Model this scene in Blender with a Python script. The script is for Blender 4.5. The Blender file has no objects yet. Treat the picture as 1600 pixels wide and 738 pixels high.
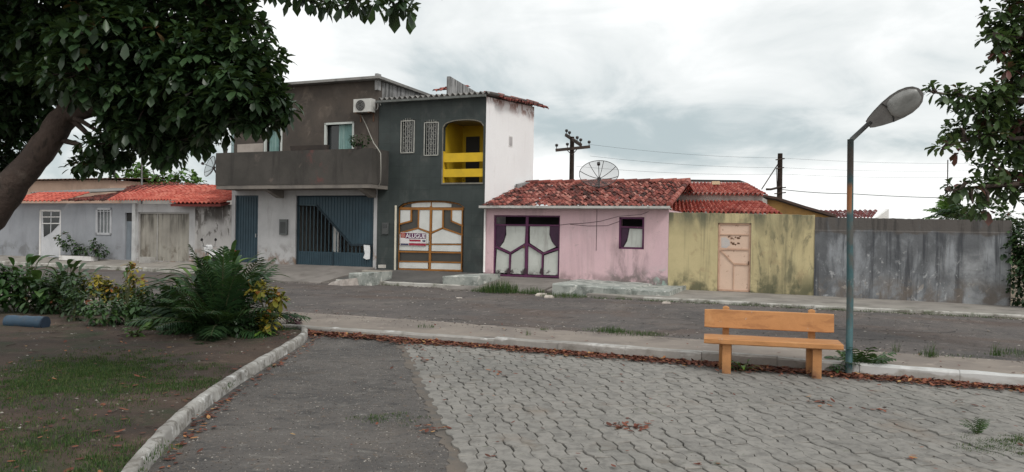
import bpy, bmesh, math, random
from mathutils import Vector, Matrix, noise as mnoise
random.seed(7)
R = math.radians
SC = bpy.context.scene
COL = SC.collection

# ------------------------------------------------------------------ camera
FPX, ROLL, HCAM = 1200.0, 0.017, 1.65            # focal length in photo pixels, roll, eye height
_a, _p = math.atan(ROLL), math.atan(4/1200)
CR = Vector((math.cos(_a), 0, math.sin(_a)))
CF = Vector((0, math.cos(_p), -math.sin(_p)))
CU = CR.cross(CF).normalized(); CF = CU.cross(CR).normalized()
cam = bpy.data.cameras.new('camera'); camo = bpy.data.objects.new('camera', cam); COL.objects.link(camo)
cam.sensor_width = 36; cam.lens = 36*FPX/1600; cam.clip_end = 2000; cam.clip_start = 0.05
m = Matrix((CR, CU, -CF)).transposed().to_4x4(); m.translation = (0, 0, HCAM)
camo.matrix_world = m; SC.camera = camo

# ------------------------------------------------------------------ world, sun, exposure
SUN_EL, SUN_AZ = 46.0, 143.0                       # azimuth measured clockwise from +Y (the view)
SC.view_settings.view_transform = 'Standard'; SC.view_settings.look = 'None'
SC.view_settings.exposure = 0.06; SC.view_settings.gamma = 1.0
W = bpy.data.worlds.new('World'); SC.world = W; W.use_nodes = True
def build_world():
    nt = W.node_tree; nt.nodes.clear(); N = nt.nodes.new; L = nt.links.new
    out = N('ShaderNodeOutputWorld'); bg = N('ShaderNodeBackground'); L(bg.outputs[0], out.inputs[0])
    bg.inputs[1].default_value = 0.10
    sky = N('ShaderNodeTexSky'); sky.sky_type = 'NISHITA'; sky.sun_disc = False
    sky.sun_elevation = R(SUN_EL); sky.sun_rotation = R(SUN_AZ); sky.air_density = 1.0; sky.dust_density = 2.0
    tc = N('ShaderNodeTexCoord'); D = tc.outputs['Generated']
    def math_(op, a, b=0.0, clamp=False):
        n = N('ShaderNodeMath'); n.operation = op; n.use_clamp = clamp
        for i, x in enumerate((a, b)):
            if isinstance(x, (int, float)): n.inputs[i].default_value = x
            else: L(x, n.inputs[i])
        return n.outputs[0]
    sep = N('ShaderNodeSeparateXYZ'); L(D, sep.inputs[0]); X, Y, Z = sep.outputs
    # project the direction on a cloud layer so that clouds flatten towards the horizon
    zz = math_('ADD', math_('ABSOLUTE', Z), 0.30)
    cx = math_('DIVIDE', X, zz); cy = math_('DIVIDE', Y, zz)
    cmb = N('ShaderNodeCombineXYZ'); L(cx, cmb.inputs[0]); L(cy, cmb.inputs[1]); cmb.inputs[2].default_value = 3.7
    def noise(scale, detail, rough, dist=0.0, off=0.0):
        n = N('ShaderNodeTexNoise'); n.inputs['Scale'].default_value = scale; n.inputs['Detail'].default_value = detail
        n.inputs['Roughness'].default_value = rough; n.inputs['Distortion'].default_value = dist
        ad = N('ShaderNodeVectorMath'); ad.inputs[1].default_value = (off, off*.7, off*.3); L(cmb.outputs[0], ad.inputs[0])
        L(ad.outputs[0], n.inputs['Vector']); return n.outputs['Fac']
    def mr(v, a, b, c=0., d=1.):
        n = N('ShaderNodeMapRange'); n.interpolation_type = 'SMOOTHSTEP'
        L(v, n.inputs[0]); n.inputs[1].default_value = a; n.inputs[2].default_value = b
        n.inputs[3].default_value = c; n.inputs[4].default_value = d; return n.outputs[0]
    def mix(f, a, b):
        n = N('ShaderNodeMix'); n.data_type = 'RGBA'
        if isinstance(f, (int, float)): n.inputs[0].default_value = f
        else: L(f, n.inputs[0])
        for i, x in ((6, a), (7, b)):
            if isinstance(x, tuple): n.inputs[i].default_value = (*x, 1)
            else: L(x, n.inputs[i])
        return n.outputs[2]
    def bump(px, py, sx, sz):                       # a soft patch of the sky around a direction
        d = (CF*FPX + CR*(px-800) - CU*(py-369)).normalized()
        dx = math_('DIVIDE', math_('SUBTRACT', X, d.x), sx); dz = math_('DIVIDE', math_('SUBTRACT', Z, d.z), sz)
        q = math_('ADD', math_('MULTIPLY', dx, dx), math_('MULTIPLY', dz, dz))
        g = math_('POWER', 2.718, math_('MULTIPLY', q, -1.0))
        return math_('MULTIPLY', g, math_('GREATER_THAN', Y, 0.0))
    f1 = noise(1.15, 9, .52, .4); f2 = noise(3.1, 8, .56, .5, 5.0)
    f = math_('ADD', math_('MULTIPLY', f1, .70), math_('MULTIPLY', f2, .42))
    f = math_('ADD', f, math_('MULTIPLY', bump(470, 95, .11, .08), .16))
    f = math_('ADD', f, math_('MULTIPLY', bump(850, 268, .09, .03), .2))
    f = math_('ADD', f, math_('MULTIPLY', bump(1100, 60, .45, .07), .05))
    f = math_('SUBTRACT', f, math_('MULTIPLY', bump(1080, 240, .26, .036), .15))
    f = math_('ADD', f, math_('MULTIPLY', bump(1000, 40, .6, .10), .04))
    f = math_('ADD', f, math_('MULTIPLY', bump(1400, 325, .21, .040), .75))
    base = mix(mr(f, .42, .60), (5.0, 5.8, 6.0), (8.7, 9.0, 8.95))
    base = mix(mr(f, .57, .74), base, (11.0, 11.1, 11.0))
    back = mr(Y, -.55, .15, 1.0, 0.0)               # thinner, brighter cloud behind the viewer, where the sun is
    base = mix(math_('MULTIPLY', back, .75), base, (14.5, 14.2, 13.6))
    c = mix(.93, sky.outputs[0], base)
    L(c, bg.inputs[0])
build_world()
sun = bpy.data.lights.new('sun', 'SUN'); suno = bpy.data.objects.new('sun', sun); COL.objects.link(suno)
sun.energy = 1.5; sun.angle = R(15); sun.color = (1.0, .965, .91)
_sd = Vector((math.sin(R(SUN_AZ))*math.cos(R(SUN_EL)), math.cos(R(SUN_AZ))*math.cos(R(SUN_EL)), math.sin(R(SUN_EL))))
suno.rotation_euler = (-_sd).to_track_quat('-Z', 'Y').to_euler(); suno.location = _sd*60

# ------------------------------------------------------------------ survey helpers
def ray(px, py): return CF*FPX + CR*(px-800) - CU*(py-369)
CAM = Vector((0, 0, HCAM))
def GP(px, py, z=0.0):                               # ground point on level z
    d = ray(px, py); t = (z-HCAM)/d.z; return CAM + d*t
def DP(px, py, Y):                                   # point at depth Y
    d = ray(px, py); return CAM + d*(Y/d.y)
K, C0 = .42, 24.9                                    # the row of fronts stands on Y = C0 - K X
LK = math.hypot(1, K); PHI = math.atan(K)
EU = Vector((1/LK, -K/LK, 0)); EN = Vector((-K/LK, -1/LK, 0)); A0 = Vector((0, C0, 0))
def U(px, py, v=0.0):                                # point (u, z) on the upright plane v metres before the fronts
    d = ray(px, py); t = (v + (A0-CAM).dot(EN))/d.dot(EN); P = CAM + d*t
    return (P-A0).dot(EU), P.z
def WUV(u, v, z=0.0): return A0 + EU*u + EN*v + Vector((0, 0, z))
def uvof(P): return (P-A0).dot(EU), (P-A0).dot(EN)

# ------------------------------------------------------------------ materials
MATS = {}
class NT:
    def __init__(s, name):
        s.m = bpy.data.materials.new(name); s.m.use_nodes = True; s.t = s.m.node_tree
        s.b = s.t.nodes['Principled BSDF']; s.out = s.t.nodes['Material Output']
        tc = s.n('ShaderNodeTexCoord'); s.P = tc.outputs['Object']
        sp = s.n('ShaderNodeSeparateXYZ'); s.l(s.P, sp.inputs[0]); s.X, s.Y, s.Z = sp.outputs
    def n(s, k): return s.t.nodes.new(k)
    def l(s, a, b): s.t.links.new(a, b)
    def put(s, x, i):
        if isinstance(x, (int, float)): i.default_value = x
        elif isinstance(x, tuple): i.default_value = (*x, 1) if len(x) == 3 and len(i.default_value) == 4 else x
        else: s.l(x, i)
    def math(s, op, a, b=0.0, clamp=False):
        n = s.n('ShaderNodeMath'); n.operation = op; n.use_clamp = clamp; s.put(a, n.inputs[0]); s.put(b, n.inputs[1]); return n.outputs[0]
    def noise(s, scale=1., detail=5, rough=.6, st=(1, 1, 1), off=0., dist=0., vec=None):
        mp = s.n('ShaderNodeMapping'); s.l(vec or s.P, mp.inputs[0]); mp.inputs['Scale'].default_value = st; mp.inputs['Location'].default_value = (off, off*1.3, off*.7)
        n = s.n('ShaderNodeTexNoise'); s.l(mp.outputs[0], n.inputs['Vector']); n.inputs['Scale'].default_value = scale
        n.inputs['Detail'].default_value = detail; n.inputs['Roughness'].default_value = rough; n.inputs['Distortion'].default_value = dist
        return n.outputs['Fac']
    def sm(s, v, a, b):
        n = s.n('ShaderNodeMapRange'); n.interpolation_type = 'SMOOTHSTEP'; s.l(v, n.inputs[0])
        n.inputs[1].default_value = min(a, b); n.inputs[2].default_value = max(a, b)
        n.inputs[3].default_value, n.inputs[4].default_value = (0, 1) if a < b else (1, 0)
        return n.outputs[0]
    def mix(s, f, a, b, mode='MIX'):
        n = s.n('ShaderNodeMix'); n.data_type = 'RGBA'; n.blend_type = mode
        s.put(f, n.inputs[0]); s.put(a, n.inputs[6]); s.put(b, n.inputs[7]); return n.outputs[2]
    def mul(s, *a):
        r = a[0]
        for x in a[1:]: r = s.math('MULTIPLY', r, x)
        return r
    def bump(s, h, st=.3, d=.01):
        n = s.n('ShaderNodeBump'); n.inputs['Strength'].default_value = st; n.inputs['Distance'].default_value = d
        s.l(h, n.inputs['Height']); s.l(n.outputs[0], s.b.inputs['Normal'])
    def done(s, col, rough=.85, metal=0., spec=.3):
        s.put(col, s.b.inputs['Base Color']); s.put(rough, s.b.inputs['Roughness']); s.put(metal, s.b.inputs['Metallic'])
        s.b.inputs['Specular IOR Level'].default_value = spec; return s.m
def mat(name, c1, c2=None, scale=2., rough=.85, bump=.25, layers=(), st=(1, 1, 1), metal=0., spec=.3, bs=18., bd=.008, var=.18):
    """plain surface with broad mottling, fine grain and any number of stain layers
    layer: (colour, noise scale, stretch, lo, hi, zband or None, xband or None, strength)"""
    if name in MATS: return MATS[name]
    s = NT(name)
    c2 = c2 or tuple(x*(1-var) for x in c1)
    col = s.mix(s.sm(s.noise(scale, 6, .62, st), .35, .68), c1, c2)
    g = s.noise(bs*2.2, 3, .7, off=3.)
    col = s.mix(s.math('MULTIPLY', s.sm(g, .45, .75), .22), col, tuple(x*.62 for x in c1))
    for k, ly in enumerate(layers):
        lc, sc, stt, lo, hi, zb, xb, f = ly
        mk = s.sm(s.noise(sc, 7, .65, stt, off=11.3*(k+1), dist=.4), lo, hi)
        if zb: mk = s.math('MULTIPLY', mk, s.sm(s.math('ADD', s.Z, s.math('MULTIPLY', s.math('SUBTRACT', s.noise(1.8, 4, .6, off=5.*k+2), .5), .5)), *zb))
        if xb:
            for i in range(0, len(xb), 2): mk = s.math('MULTIPLY', mk, s.sm(s.math('ADD', s.X, s.math('MULTIPLY', s.math('SUBTRACT', s.noise(1.5, 4, .6, off=7.*k+1), .5), .6)), xb[i], xb[i+1]))
        col = s.mix(s.math('MULTIPLY', mk, f), col, lc)
    if bump: s.bump(s.noise(bs, 6, .65, off=1.7), bump, bd)
    MATS[name] = s.done(col, rough, metal, spec)
    return MATS[name]
def tintmat(name, stops, rough=.6, transl=0., bump=0., spec=.25, grain=0.):
    """colour from the per-piece 'tint' attribute: every leaf, tile or stone has its own shade"""
    if name in MATS: return MATS[name]
    s = NT(name)
    at = s.n('ShaderNodeAttribute'); at.attribute_name = 'tint'
    rp = s.n('ShaderNodeValToRGB'); e = rp.color_ramp.elements
    while len(e) < len(stops): e.new(.5)
    for i, (p, c) in enumerate(stops): e[i].position = p; e[i].color = (*c, 1)
    s.l(at.outputs['Fac'], rp.inputs[0]); col = rp.outputs[0]
    if grain:
        g = s.noise(9., 6, .7); col = s.mix(s.math('MULTIPLY', s.sm(g, .42, .66), grain), col, tuple(x*.35 for x in stops[0][1]))
    if bump: s.bump(s.noise(60, 4, .7), bump, .004)
    s.done(col, rough, 0., spec)
    if transl:
        tr = s.n('ShaderNodeBsdfTranslucent'); s.l(s.mix(.5, col, (.10, .16, .02)), tr.inputs[0])
        mx = s.n('ShaderNodeMixShader'); mx.inputs[0].default_value = transl
        s.l(s.b.outputs[0], mx.inputs[1]); s.l(tr.outputs[0], mx.inputs[2]); s.l(mx.outputs[0], s.out.inputs[0])
    MATS[name] = s.m; return s.m

# ------------------------------------------------------------------ mesh builder
class MB:
    def __init__(s): s.v = []; s.f = []; s.t = []; s.mi = []; s.tint = .5; s.m = 0; s.smooth = set()
    def add(s, vs, fs, smooth=False):
        o = len(s.v); s.v += [tuple(x) for x in vs]; s.t += [s.tint]*len(vs)
        for f in fs:
            if smooth: s.smooth.add(len(s.f))
            s.f.append([o+i for i in f]); s.mi.append(s.m)
    def box(s, x0, x1, y0, y1, z0, z1):
        s.add([(x0,y0,z0),(x1,y0,z0),(x1,y1,z0),(x0,y1,z0),(x0,y0,z1),(x1,y0,z1),(x1,y1,z1),(x0,y1,z1)],
              [(0,3,2,1),(4,5,6,7),(0,1,5,4),(1,2,6,5),(2,3,7,6),(3,0,4,7)])
    def obox(s, c, ax, ay, az):                       # oriented box: centre and three half axes
        c, ax, ay, az = map(Vector, (c, ax, ay, az))
        vs = [c+ax*i+ay*j+az*k for k in (-1, 1) for j in (-1, 1) for i in (-1, 1)]
        s.add(vs, [(0,2,3,1),(4,5,7,6),(0,1,5,4),(1,3,7,5),(3,2,6,7),(2,0,4,6)])
    def hexa(s, b, t):                                # four bottom corners and four top corners
        s.add(list(b)+list(t), [(3,2,1,0),(4,5,6,7),(0,1,5,4),(1,2,6,5),(2,3,7,6),(3,0,4,7)])
    def prism(s, poly, y0, y1):                       # (x, z) outline, from y0 (front) to y1
        n = len(poly); a = sum(poly[i][0]*poly[(i+1)%n][1]-poly[(i+1)%n][0]*poly[i][1] for i in range(n))
        if a < 0: poly = poly[::-1]
        s.add([(x, y0, z) for x, z in poly]+[(x, y1, z) for x, z in poly],
              [tuple(range(n)), tuple(range(2*n-1, n-1, -1))]+[(i, n+i, n+(i+1)%n, (i+1)%n) for i in range(n)])
    def tube(s, pts, r, n=8, cap=True, smooth=True):
        pts = [Vector(p) for p in pts]; rs = r if isinstance(r, (list, tuple)) else [r]*len(pts)
        vs = []; ref = Vector((.31, .17, .93))
        for i, p in enumerate(pts):
            d = (pts[min(i+1, len(pts)-1)]-pts[max(i-1, 0)])
            d = d.normalized() if d.length > 1e-9 else Vector((0, 0, 1))
            if abs(d.dot(ref)) > .97: ref = Vector((1, .1, .05))
            a = d.cross(ref).normalized(); b = d.cross(a)
            vs += [p + (a*math.cos(2*math.pi*k/n)+b*math.sin(2*math.pi*k/n))*rs[i] for k in range(n)]
        fs = [(i*n+k, i*n+(k+1)%n, (i+1)*n+(k+1)%n, (i+1)*n+k) for i in range(len(pts)-1) for k in range(n)]
        s.add(vs, fs, smooth)
        if cap:
            o = len(s.v)-len(vs); e = (len(pts)-1)*n
            s.f.append([o+k for k in range(n)]); s.mi.append(s.m); s.f.append([o+e+k for k in range(n-1, -1, -1)]); s.mi.append(s.m)
    def bar(s, pts, w, y0, y1):                       # flat bars along a polyline in the (x, z) plane
        for (x0, z0), (x1, z1) in zip(pts, pts[1:]):
            dx, dz = x1-x0, z1-z0; l = math.hypot(dx, dz) or 1; ex, ez = dx/l*w*.5, dz/l*w*.5; px, pz = -ez, ex
            s.prism([(x0-ex+px, z0-ez+pz), (x0-ex-px, z0-ez-pz), (x1+ex-px, z1+ez-pz), (x1+ex+px, z1+ez+pz)], y0, y1)
    def build(s, name, mats, parent=None, off=None):
        me = bpy.data.meshes.new(name)
        if off is None: off = OFF.get(parent, Vector()) if parent is not None else Vector()
        me.from_pydata([(v[0]-off[0], v[1]-off[1], v[2]-off[2]) for v in s.v], [], s.f)
        mats = mats if isinstance(mats, (list, tuple)) else [mats]
        for x in mats: me.materials.append(x)
        for i, p in enumerate(me.polygons): p.material_index = s.mi[i]; p.use_smooth = i in s.smooth
        at = me.attributes.new('tint', 'FLOAT', 'POINT'); at.data.foreach_set('value', s.t)
        me.update()
        o = bpy.data.objects.new(name, me); COL.objects.link(o)
        if parent is not None: o.parent = parent
        OFF[o] = Vector(off)
        return o
OFF = {}
def tag(o, label=None, cat=None, group=None, kind=None):
    if label: o['label'] = label
    if cat: o['category'] = cat
    if group: o['group'] = group
    if kind: o['kind'] = kind
    return o
def fthing(name, label, cat, u0, z0=0., group=None, v0=0.):      # a thing in the frame of the row of fronts
    o = bpy.data.objects.new(name, None); COL.objects.link(o); o.empty_display_size = .3
    o.location = WUV(u0, v0, z0); o.rotation_euler = (0, 0, -PHI); OFF[o] = Vector((u0, -v0, z0))
    return tag(o, label, cat, group)
def wthing(name, label, cat, loc, group=None):
    o = bpy.data.objects.new(name, None); COL.objects.link(o); o.empty_display_size = .3
    o.location = loc; OFF[o] = Vector(loc); return tag(o, label, cat, group)
def fsolo(mb, name, m, label, cat, u0, z0=0., v0=0., group=None, kind=None):    # a thing that is one mesh, same frame
    o = mb.build(name, m, None, (u0, -v0, z0)); o.location = WUV(u0, v0, z0); o.rotation_euler = (0, 0, -PHI); return tag(o, label, cat, group, kind)
def wsolo(mb, name, m, label, cat, loc, group=None, kind=None):
    o = mb.build(name, m, None, loc); o.location = loc; return tag(o, label, cat, group, kind)
def struct(mb, name, m): return tag(mb.build(name, m), kind='structure')
def fstruct(mb, name, m):
    o = mb.build(name, m, None, (0, 0, 0)); o.location = A0; o.rotation_euler = (0, 0, -PHI); return tag(o, kind='structure')

def zpoly(ox, oy, sc, pts, v=0.): return [U(ox+x/sc, oy+y/sc, v) for x, y in pts]
def wall(mb, u0, u1, z0, z1, holes=(), y0=0., y1=.15, arches=()):
    """upright wall with rectangular holes (u0,u1,z0,z1); arches: (u0,u1,zspring,ztop) continue a hole upwards"""
    xs = sorted({u0, u1, *[h[0] for h in holes], *[h[1] for h in holes], *[a[0] for a in arches], *[a[1] for a in arches]})
    zs = sorted({z0, z1, *[h[2] for h in holes], *[h[3] for h in holes], *[a[2] for a in arches], *[a[3] for a in arches]})
    solid = {}
    for i in range(len(xs)-1):
        for j in range(len(zs)-1):
            cx, cz = (xs[i]+xs[i+1])/2, (zs[j]+zs[j+1])/2
            solid[i, j] = not any(h[0] < cx < h[1] and h[2] < cz < h[3] for h in list(holes)+list(arches))
    for (i, j), on in solid.items():
        if not on: continue
        a, b, c, d = xs[i], xs[i+1], zs[j], zs[j+1]
        mb.add([(a,y0,c),(b,y0,c),(b,y0,d),(a,y0,d)], [(0,1,2,3)]); mb.add([(a,y1,c),(b,y1,c),(b,y1,d),(a,y1,d)], [(3,2,1,0)])
        if not solid.get((i-1, j)): mb.add([(a,y0,c),(a,y0,d),(a,y1,d),(a,y1,c)], [(0,1,2,3)])
        if not solid.get((i+1, j)): mb.add([(b,y0,c),(b,y1,c),(b,y1,d),(b,y0,d)], [(0,1,2,3)])
        if not solid.get((i, j-1)): mb.add([(a,y0,c),(a,y1,c),(b,y1,c),(b,y0,c)], [(0,1,2,3)])
        if not solid.get((i, j+1)): mb.add([(a,y0,d),(b,y0,d),(b,y1,d),(a,y1,d)], [(0,1,2,3)])
    for a, b, c, d in arches:
        n = 14
        def h(x): q = (2*(x-a)/(b-a)-1); return c+(d-c)*math.sqrt(max(0, 1-abs(q)**2.4))
        for k in range(n):
            xa, xb = a+(b-a)*k/n, a+(b-a)*(k+1)/n; ha, hb = h(xa), h(xb)
            mb.add([(xa,y0,ha),(xb,y0,hb),(xb,y0,d),(xa,y0,d)], [(0,1,2,3)]); mb.add([(xa,y1,ha),(xb,y1,hb),(xb,y1,d),(xa,y1,d)], [(3,2,1,0)])
            mb.add([(xa,y0,ha),(xa,y1,ha),(xb,y1,hb),(xb,y0,hb)], [(0,1,2,3)])
def tiles(mb, e0, e1, r0, r1, ncol, nrow, amp=.055, jit=0., lip=.028, tint=(.2, .9), rnd=random):
    """clay tile roof: eave e0-e1, ridge r0-r1; every tile is its own curved piece lapping the one below"""
    e0, e1, r0, r1 = map(Vector, (e0, e1, r0, r1))
    nrm = ((e1-e0).cross(r0-e0)).normalized()
    if nrm.z < 0: nrm = -nrm
    P = lambda s, t: (e0*(1-s)+e1*s)*(1-t)+(r0*(1-s)+r1*s)*t
    prof = [(0, 0), (.12, .55), (.27, .95), (.42, .95), (.57, .55), (.68, 0), (.78, -.35), (.9, -.35), (1, 0)]
    for j in range(nrow):
        for i in range(ncol):
            mb.tint = rnd.uniform(*tint)
            dj, di, dz = rnd.gauss(0, jit), rnd.gauss(0, jit*.7), rnd.gauss(0, jit)*.05
            t0, t1 = (j+dj*.5)/nrow, min(1.02, (j+1.12+dj*.5)/nrow); vs = []
            for t, up in ((t0, lip), (t1, 0.)):
                for q, hgt in prof: vs.append(P((i+q+di*(t-t0)*nrow*.5)/ncol, t)+nrm*(hgt*amp+up+dz))
            for q, hgt in prof: vs.append(P((i+q)/ncol, t0)+nrm*(hgt*amp+lip+dz-.022))
            n = len(prof)
            mb.add(vs, [(k, k+1, n+k+1, n+k) for k in range(n-1)]+[(2*n+k, 2*n+k+1, k+1, k) for k in range(n-1)], smooth=False)
    mb.tint = .5
def corrugated(mb, e0, e1, r0, r1, n, amp=.03, th=.012):
    e0, e1, r0, r1 = map(Vector, (e0, e1, r0, r1)); nrm = ((e1-e0).cross(r0-e0)).normalized()
    if nrm.z < 0: nrm = -nrm
    vs = []; m_ = n*6
    for k in range(m_+1):
        s = k/m_; h = nrm*(amp*math.sin(2*math.pi*s*n))
        vs += [e0.lerp(e1, s)+h, r0.lerp(r1, s)+h, e0.lerp(e1, s)+h-nrm*th, r0.lerp(r1, s)+h-nrm*th]
    fs = []
    for k in range(m_):
        a, b = 4*k, 4*k+4
        fs += [(a, b, b+1, a+1), (a+2, a+3, b+3, b+2), (a, a+2, b+2, b), (a+1, b+1, b+3, a+3)]
    mb.add(vs, fs, True)
def text_mesh(body, h, name):
    cu = bpy.data.curves.new(name, 'FONT'); cu.body = body; cu.size = 1; cu.extrude = .0; cu.offset = .012
    o = bpy.data.objects.new(name, cu); COL.objects.link(o); bpy.context.view_layer.update()
    me = bpy.data.meshes.new_from_object(o.evaluated_get(bpy.context.evaluated_depsgraph_get()))
    vs = [v.co.copy() for v in me.vertices]; fs = [list(p.vertices) for p in me.polygons]
    bpy.data.objects.remove(o); bpy.data.curves.remove(cu); bpy.data.meshes.remove(me)
    x0 = min(v.x for v in vs); x1 = max(v.x for v in vs); z0 = min(v.y for v in vs); z1 = max(v.y for v in vs)
    return [((v.x-x0)/(x1-x0), (v.y-z0)/(z1-z0)) for v in vs], fs

# ================================================================== GROUND
M_soil0 = mat('far_ground', (.16, .12, .085), (.11, .09, .06), .4, .95)
mb = MB(); mb.add([(-400, -60, -.34), (400, -60, -.34), (400, 700, -.34), (-400, 700, -.34)], [(0, 1, 2, 3)]); struct(mb, 'ground', M_soil0)

M_road = mat('road_asphalt', (.115, .100, .094), (.082, .074, .072), .55, .9, .55, [
    ((.16, .14, .125), 1.3, (1, .25, 1), .50, .72, None, None, .7), ((.055, .05, .05), .8, (1, .5, 1), .56, .72, None, None, .7),
    ((.20, .17, .15), 22., (1, 1, 1), .62, .72, None, None, .6), ((.10, .065, .05), .35, (1, 1, 1), .48, .65, None, None, .5), ((.04, .037, .036), 6., (1, .35, 1), .54, .68, None, None, .6), ((.19, .165, .15), 5., (1, .4, 1), .56, .68, None, None, .5), ((.24, .21, .19), 24., (1, 1, 1), .60, .68, None, None, .6), ((.035, .032, .03), 20., (1, .6, 1), .58, .66, None, None, .6)], bs=45., bd=.03)
def vk(u):                                            # far edge of the road (distance from the fronts)
    pts = [(-60, 1.35), (-11.7, 1.4), (-9.5, 3.3), (-5.4, 3.2), (-4.9, 2.4), (-.9, 2.4), (-.7, 3.0), (2.2, 3.1), (5.6, 3.2), (40, 3.5)]
    for (a, b), (c, d) in zip(pts, pts[1:]):
        if a <= u <= c: return b+(d-b)*(u-a)/(c-a)
    return 1.35
V_G, V_K = 11.2, 12.66                                # road / gutter strip / near kerb
def zkerb(u):
    t = max(0, min(1, (u-1.5)/6)); return .095+.06*t*t*(3-2*t)
def zroad(u, v):
    t = max(0, min(1, (v-3)/(V_G-3))); return -.03+.13*t
us = [-60+1.0*i for i in range(101)]
mb = MB(); nv = 8
vs = []
for u in us:
    for j in range(nv+1):
        v = (vk(u)-.35)+(V_G-vk(u)+.35)*j/nv; vs.append((u, -v, zroad(u, v)+.012*(mnoise.noise(Vector((u*.6, v*.7, 0))))))
mb.add(vs, [(i*(nv+1)+j+1, (i+1)*(nv+1)+j+1, (i+1)*(nv+1)+j, i*(nv+1)+j) for i in range(len(us)-1) for j in range(nv)], True)
fstruct(mb, 'road', M_road)
M_patch = mat('road_patch_tar', (.062, .058, .058), (.046, .044, .045), 2., .9, .5, [((.12, .11, .10), 12., (1, 1, 1), .58, .68, None, None, .6)], bs=50., bd=.02)
M_crack = mat('road_crack', (.022, .020, .019), None, 2., .95, 0)
rp = random.Random(31)
mb = MB()
for u, v, l in ((3.0, 10.9, 2.6), (6.2, 8.4, 3.4), (-1.5, 7.2, 4.2), (9.5, 9.8, 3.0), (1.0, 5.2, 3.0), (-5, 9.4, 3.5), (11.5, 7.0, 3.0)):
    a = rp.uniform(-.6, .6) if rp.random() < .6 else rp.uniform(1.1, 1.9); pts = []
    for k in range(22): pts.append((u, v)); a += rp.gauss(0, .35); u += math.cos(a)*l/21; v += math.sin(a)*l/21; a *= .9 if abs(a) < 1 else 1
    vs = []
    for k, (x, y) in enumerate(pts):
        w = .004+.012*rp.random(); z = zroad(x, y)+.012*mnoise.noise(Vector((x*.6, y*.7, 0)))+.006; vs += [(x-w*.5, -(y-w), z), (x+w*.5, -(y+w), z)]
    mb.add(vs, [(2*i, 2*i+2, 2*i+3, 2*i+1) for i in range(21)])
fstruct(mb, 'road_cracks', M_crack)
M_gut = mat('gutter_concrete', (.25, .215, .185), (.18, .155, .138), .9, .9, .4, [
    ((.12, .10, .09), 1.2, (1, .6, 1), .50, .74, None, None, .75), ((.36, .31, .27), 3., (1, 1, 1), .55, .7, None, None, .5)], bs=30)
mb = MB(); vs = []
for i in range(200):
    u = -60+.5*i; w = .10*mnoise.noise(Vector((u*.8, 3, 0)))+.05*mnoise.noise(Vector((u*3.1, 9, 0)))
    vs += [(u, -(V_G-.02+w), .103+.0*u), (u, -V_K, zkerb(u)-.02)]
mb.add(vs, [(2*i+1, 2*i+3, 2*i+2, 2*i) for i in range(199)], True)
fstruct(mb, 'gutter', M_gut)
M_kerb = mat('kerb_concrete', (.34, .325, .305), (.24, .228, .212), 1.6, .9, .4, [
    ((.58, .58, .57), 2.6, (.6, 1, 2), .46, .58, (.115, .15), None, .7), ((.52, .53, .53), 1.4, (.6, 1, 2), .30, .46, (.02, .06), (9.2, 10.2), .7), ((.13, .11, .09), 2.2, (1, 1, 1), .52, .7, None, None, .7)], bs=26)
def kerbstones(u0, u1, v0, v1, zt_, zb, name, m, ln=1.0):
    mb = MB(); u = u0
    while u < u1:
        l = ln*random.uniform(.92, 1.08); dz = random.uniform(-.008, .008); dv = random.uniform(-.012, .012); g = .005; c = .022
        zt = zt_(u) if callable(zt_) else zt_
        a, b = u+g/2, u+l-g/2; n = 6
        vs = []
        for k in range(n+1):
            x = a+(b-a)*k/n; q = lambda s: .011*mnoise.noise(Vector((x*3.1, s, v0)))
            vs += [(x, -(v0+dv), zb), (x, -(v0+dv), zt+dz-c+q(1)), (x, -(v0+dv+c), zt+dz+q(2)), (x, -(v1+dv-c+q(5))+0, zt+dz+q(3)), (x, -(v1+dv+q(5)), zt+dz-c+q(4)), (x, -(v1+dv+.01), zb)]
        fs = [(6*k+j, 6*k+6+j, 6*k+7+j, 6*k+1+j)[::-1] for k in range(n) for j in range(5)]
        fs += [(0, 1, 2, 3, 4, 5)[::-1], tuple(6*n+j for j in range(6))]
        mb.add(vs, fs); u += l
    return fstruct(mb, name, m)
kerbstones(1.3, 26, V_K+.0, V_K+.15, zkerb, -.1, 'kerb', M_kerb)

# --- plaza: dark worn path and the field of zigzag paving stones
M_path = mat('path_concrete', (.128, .116, .108), (.080, .075, .073), .75, .9, .7, [
    ((.155, .146, .138), 1.6, (1.2, 1, 1), .52, .72, None, None, .6), ((.055, .055, .056), 1.1, (1, 1, 1), .55, .75, None, None, .6),
    ((.19, .18, .17), 26., (1, 1, 1), .63, .73, None, None, .55), ((.125, .10, .08), .8, (1, 1, 1), .55, .7, None, None, .45), ((.038, .038, .040), 7., (.5, 1, 1), .52, .68, None, None, .6), ((.20, .19, .175), 9., (.5, 1, 1), .56, .68, None, None, .6), ((.15, .105, .075), 14., (1, 1, 1), .58, .68, None, None, .5), ((.26, .25, .235), 34., (1, 1, 1), .60, .68, None, None, .7), ((.03, .03, .031), 30., (1, 1, 1), .58, .66, None, None, .7)], bs=40., bd=.035)
mb = MB()
bk = lambda x: C0-K*x-(V_K+.1)*LK
pa_ = Vector((-1.64, 11.44, 0)); pb_ = Vector((-.32, 5.28, 0)); e_ = pb_+(pb_-pa_)*1.5; mb.add([(-8, -4, 0), (e_.x+.05, -4, 0), (e_.x+.05, e_.y, 0), (pa_.x+.05, pa_.y, 0), (pa_.x-.1, bk(pa_.x-.1), 0), (-8, bk(-8), 0)], [(0, 1, 2, 3, 4, 5)]); struct(mb, 'path', M_path)
M_bed = mat('paver_joint_sand', (.045, .039, .033), (.075, .062, .05), 3., .95)
PA, PB = Vector((-1.64, 11.44, 0)), Vector((-.32, 5.28, 0))
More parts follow.
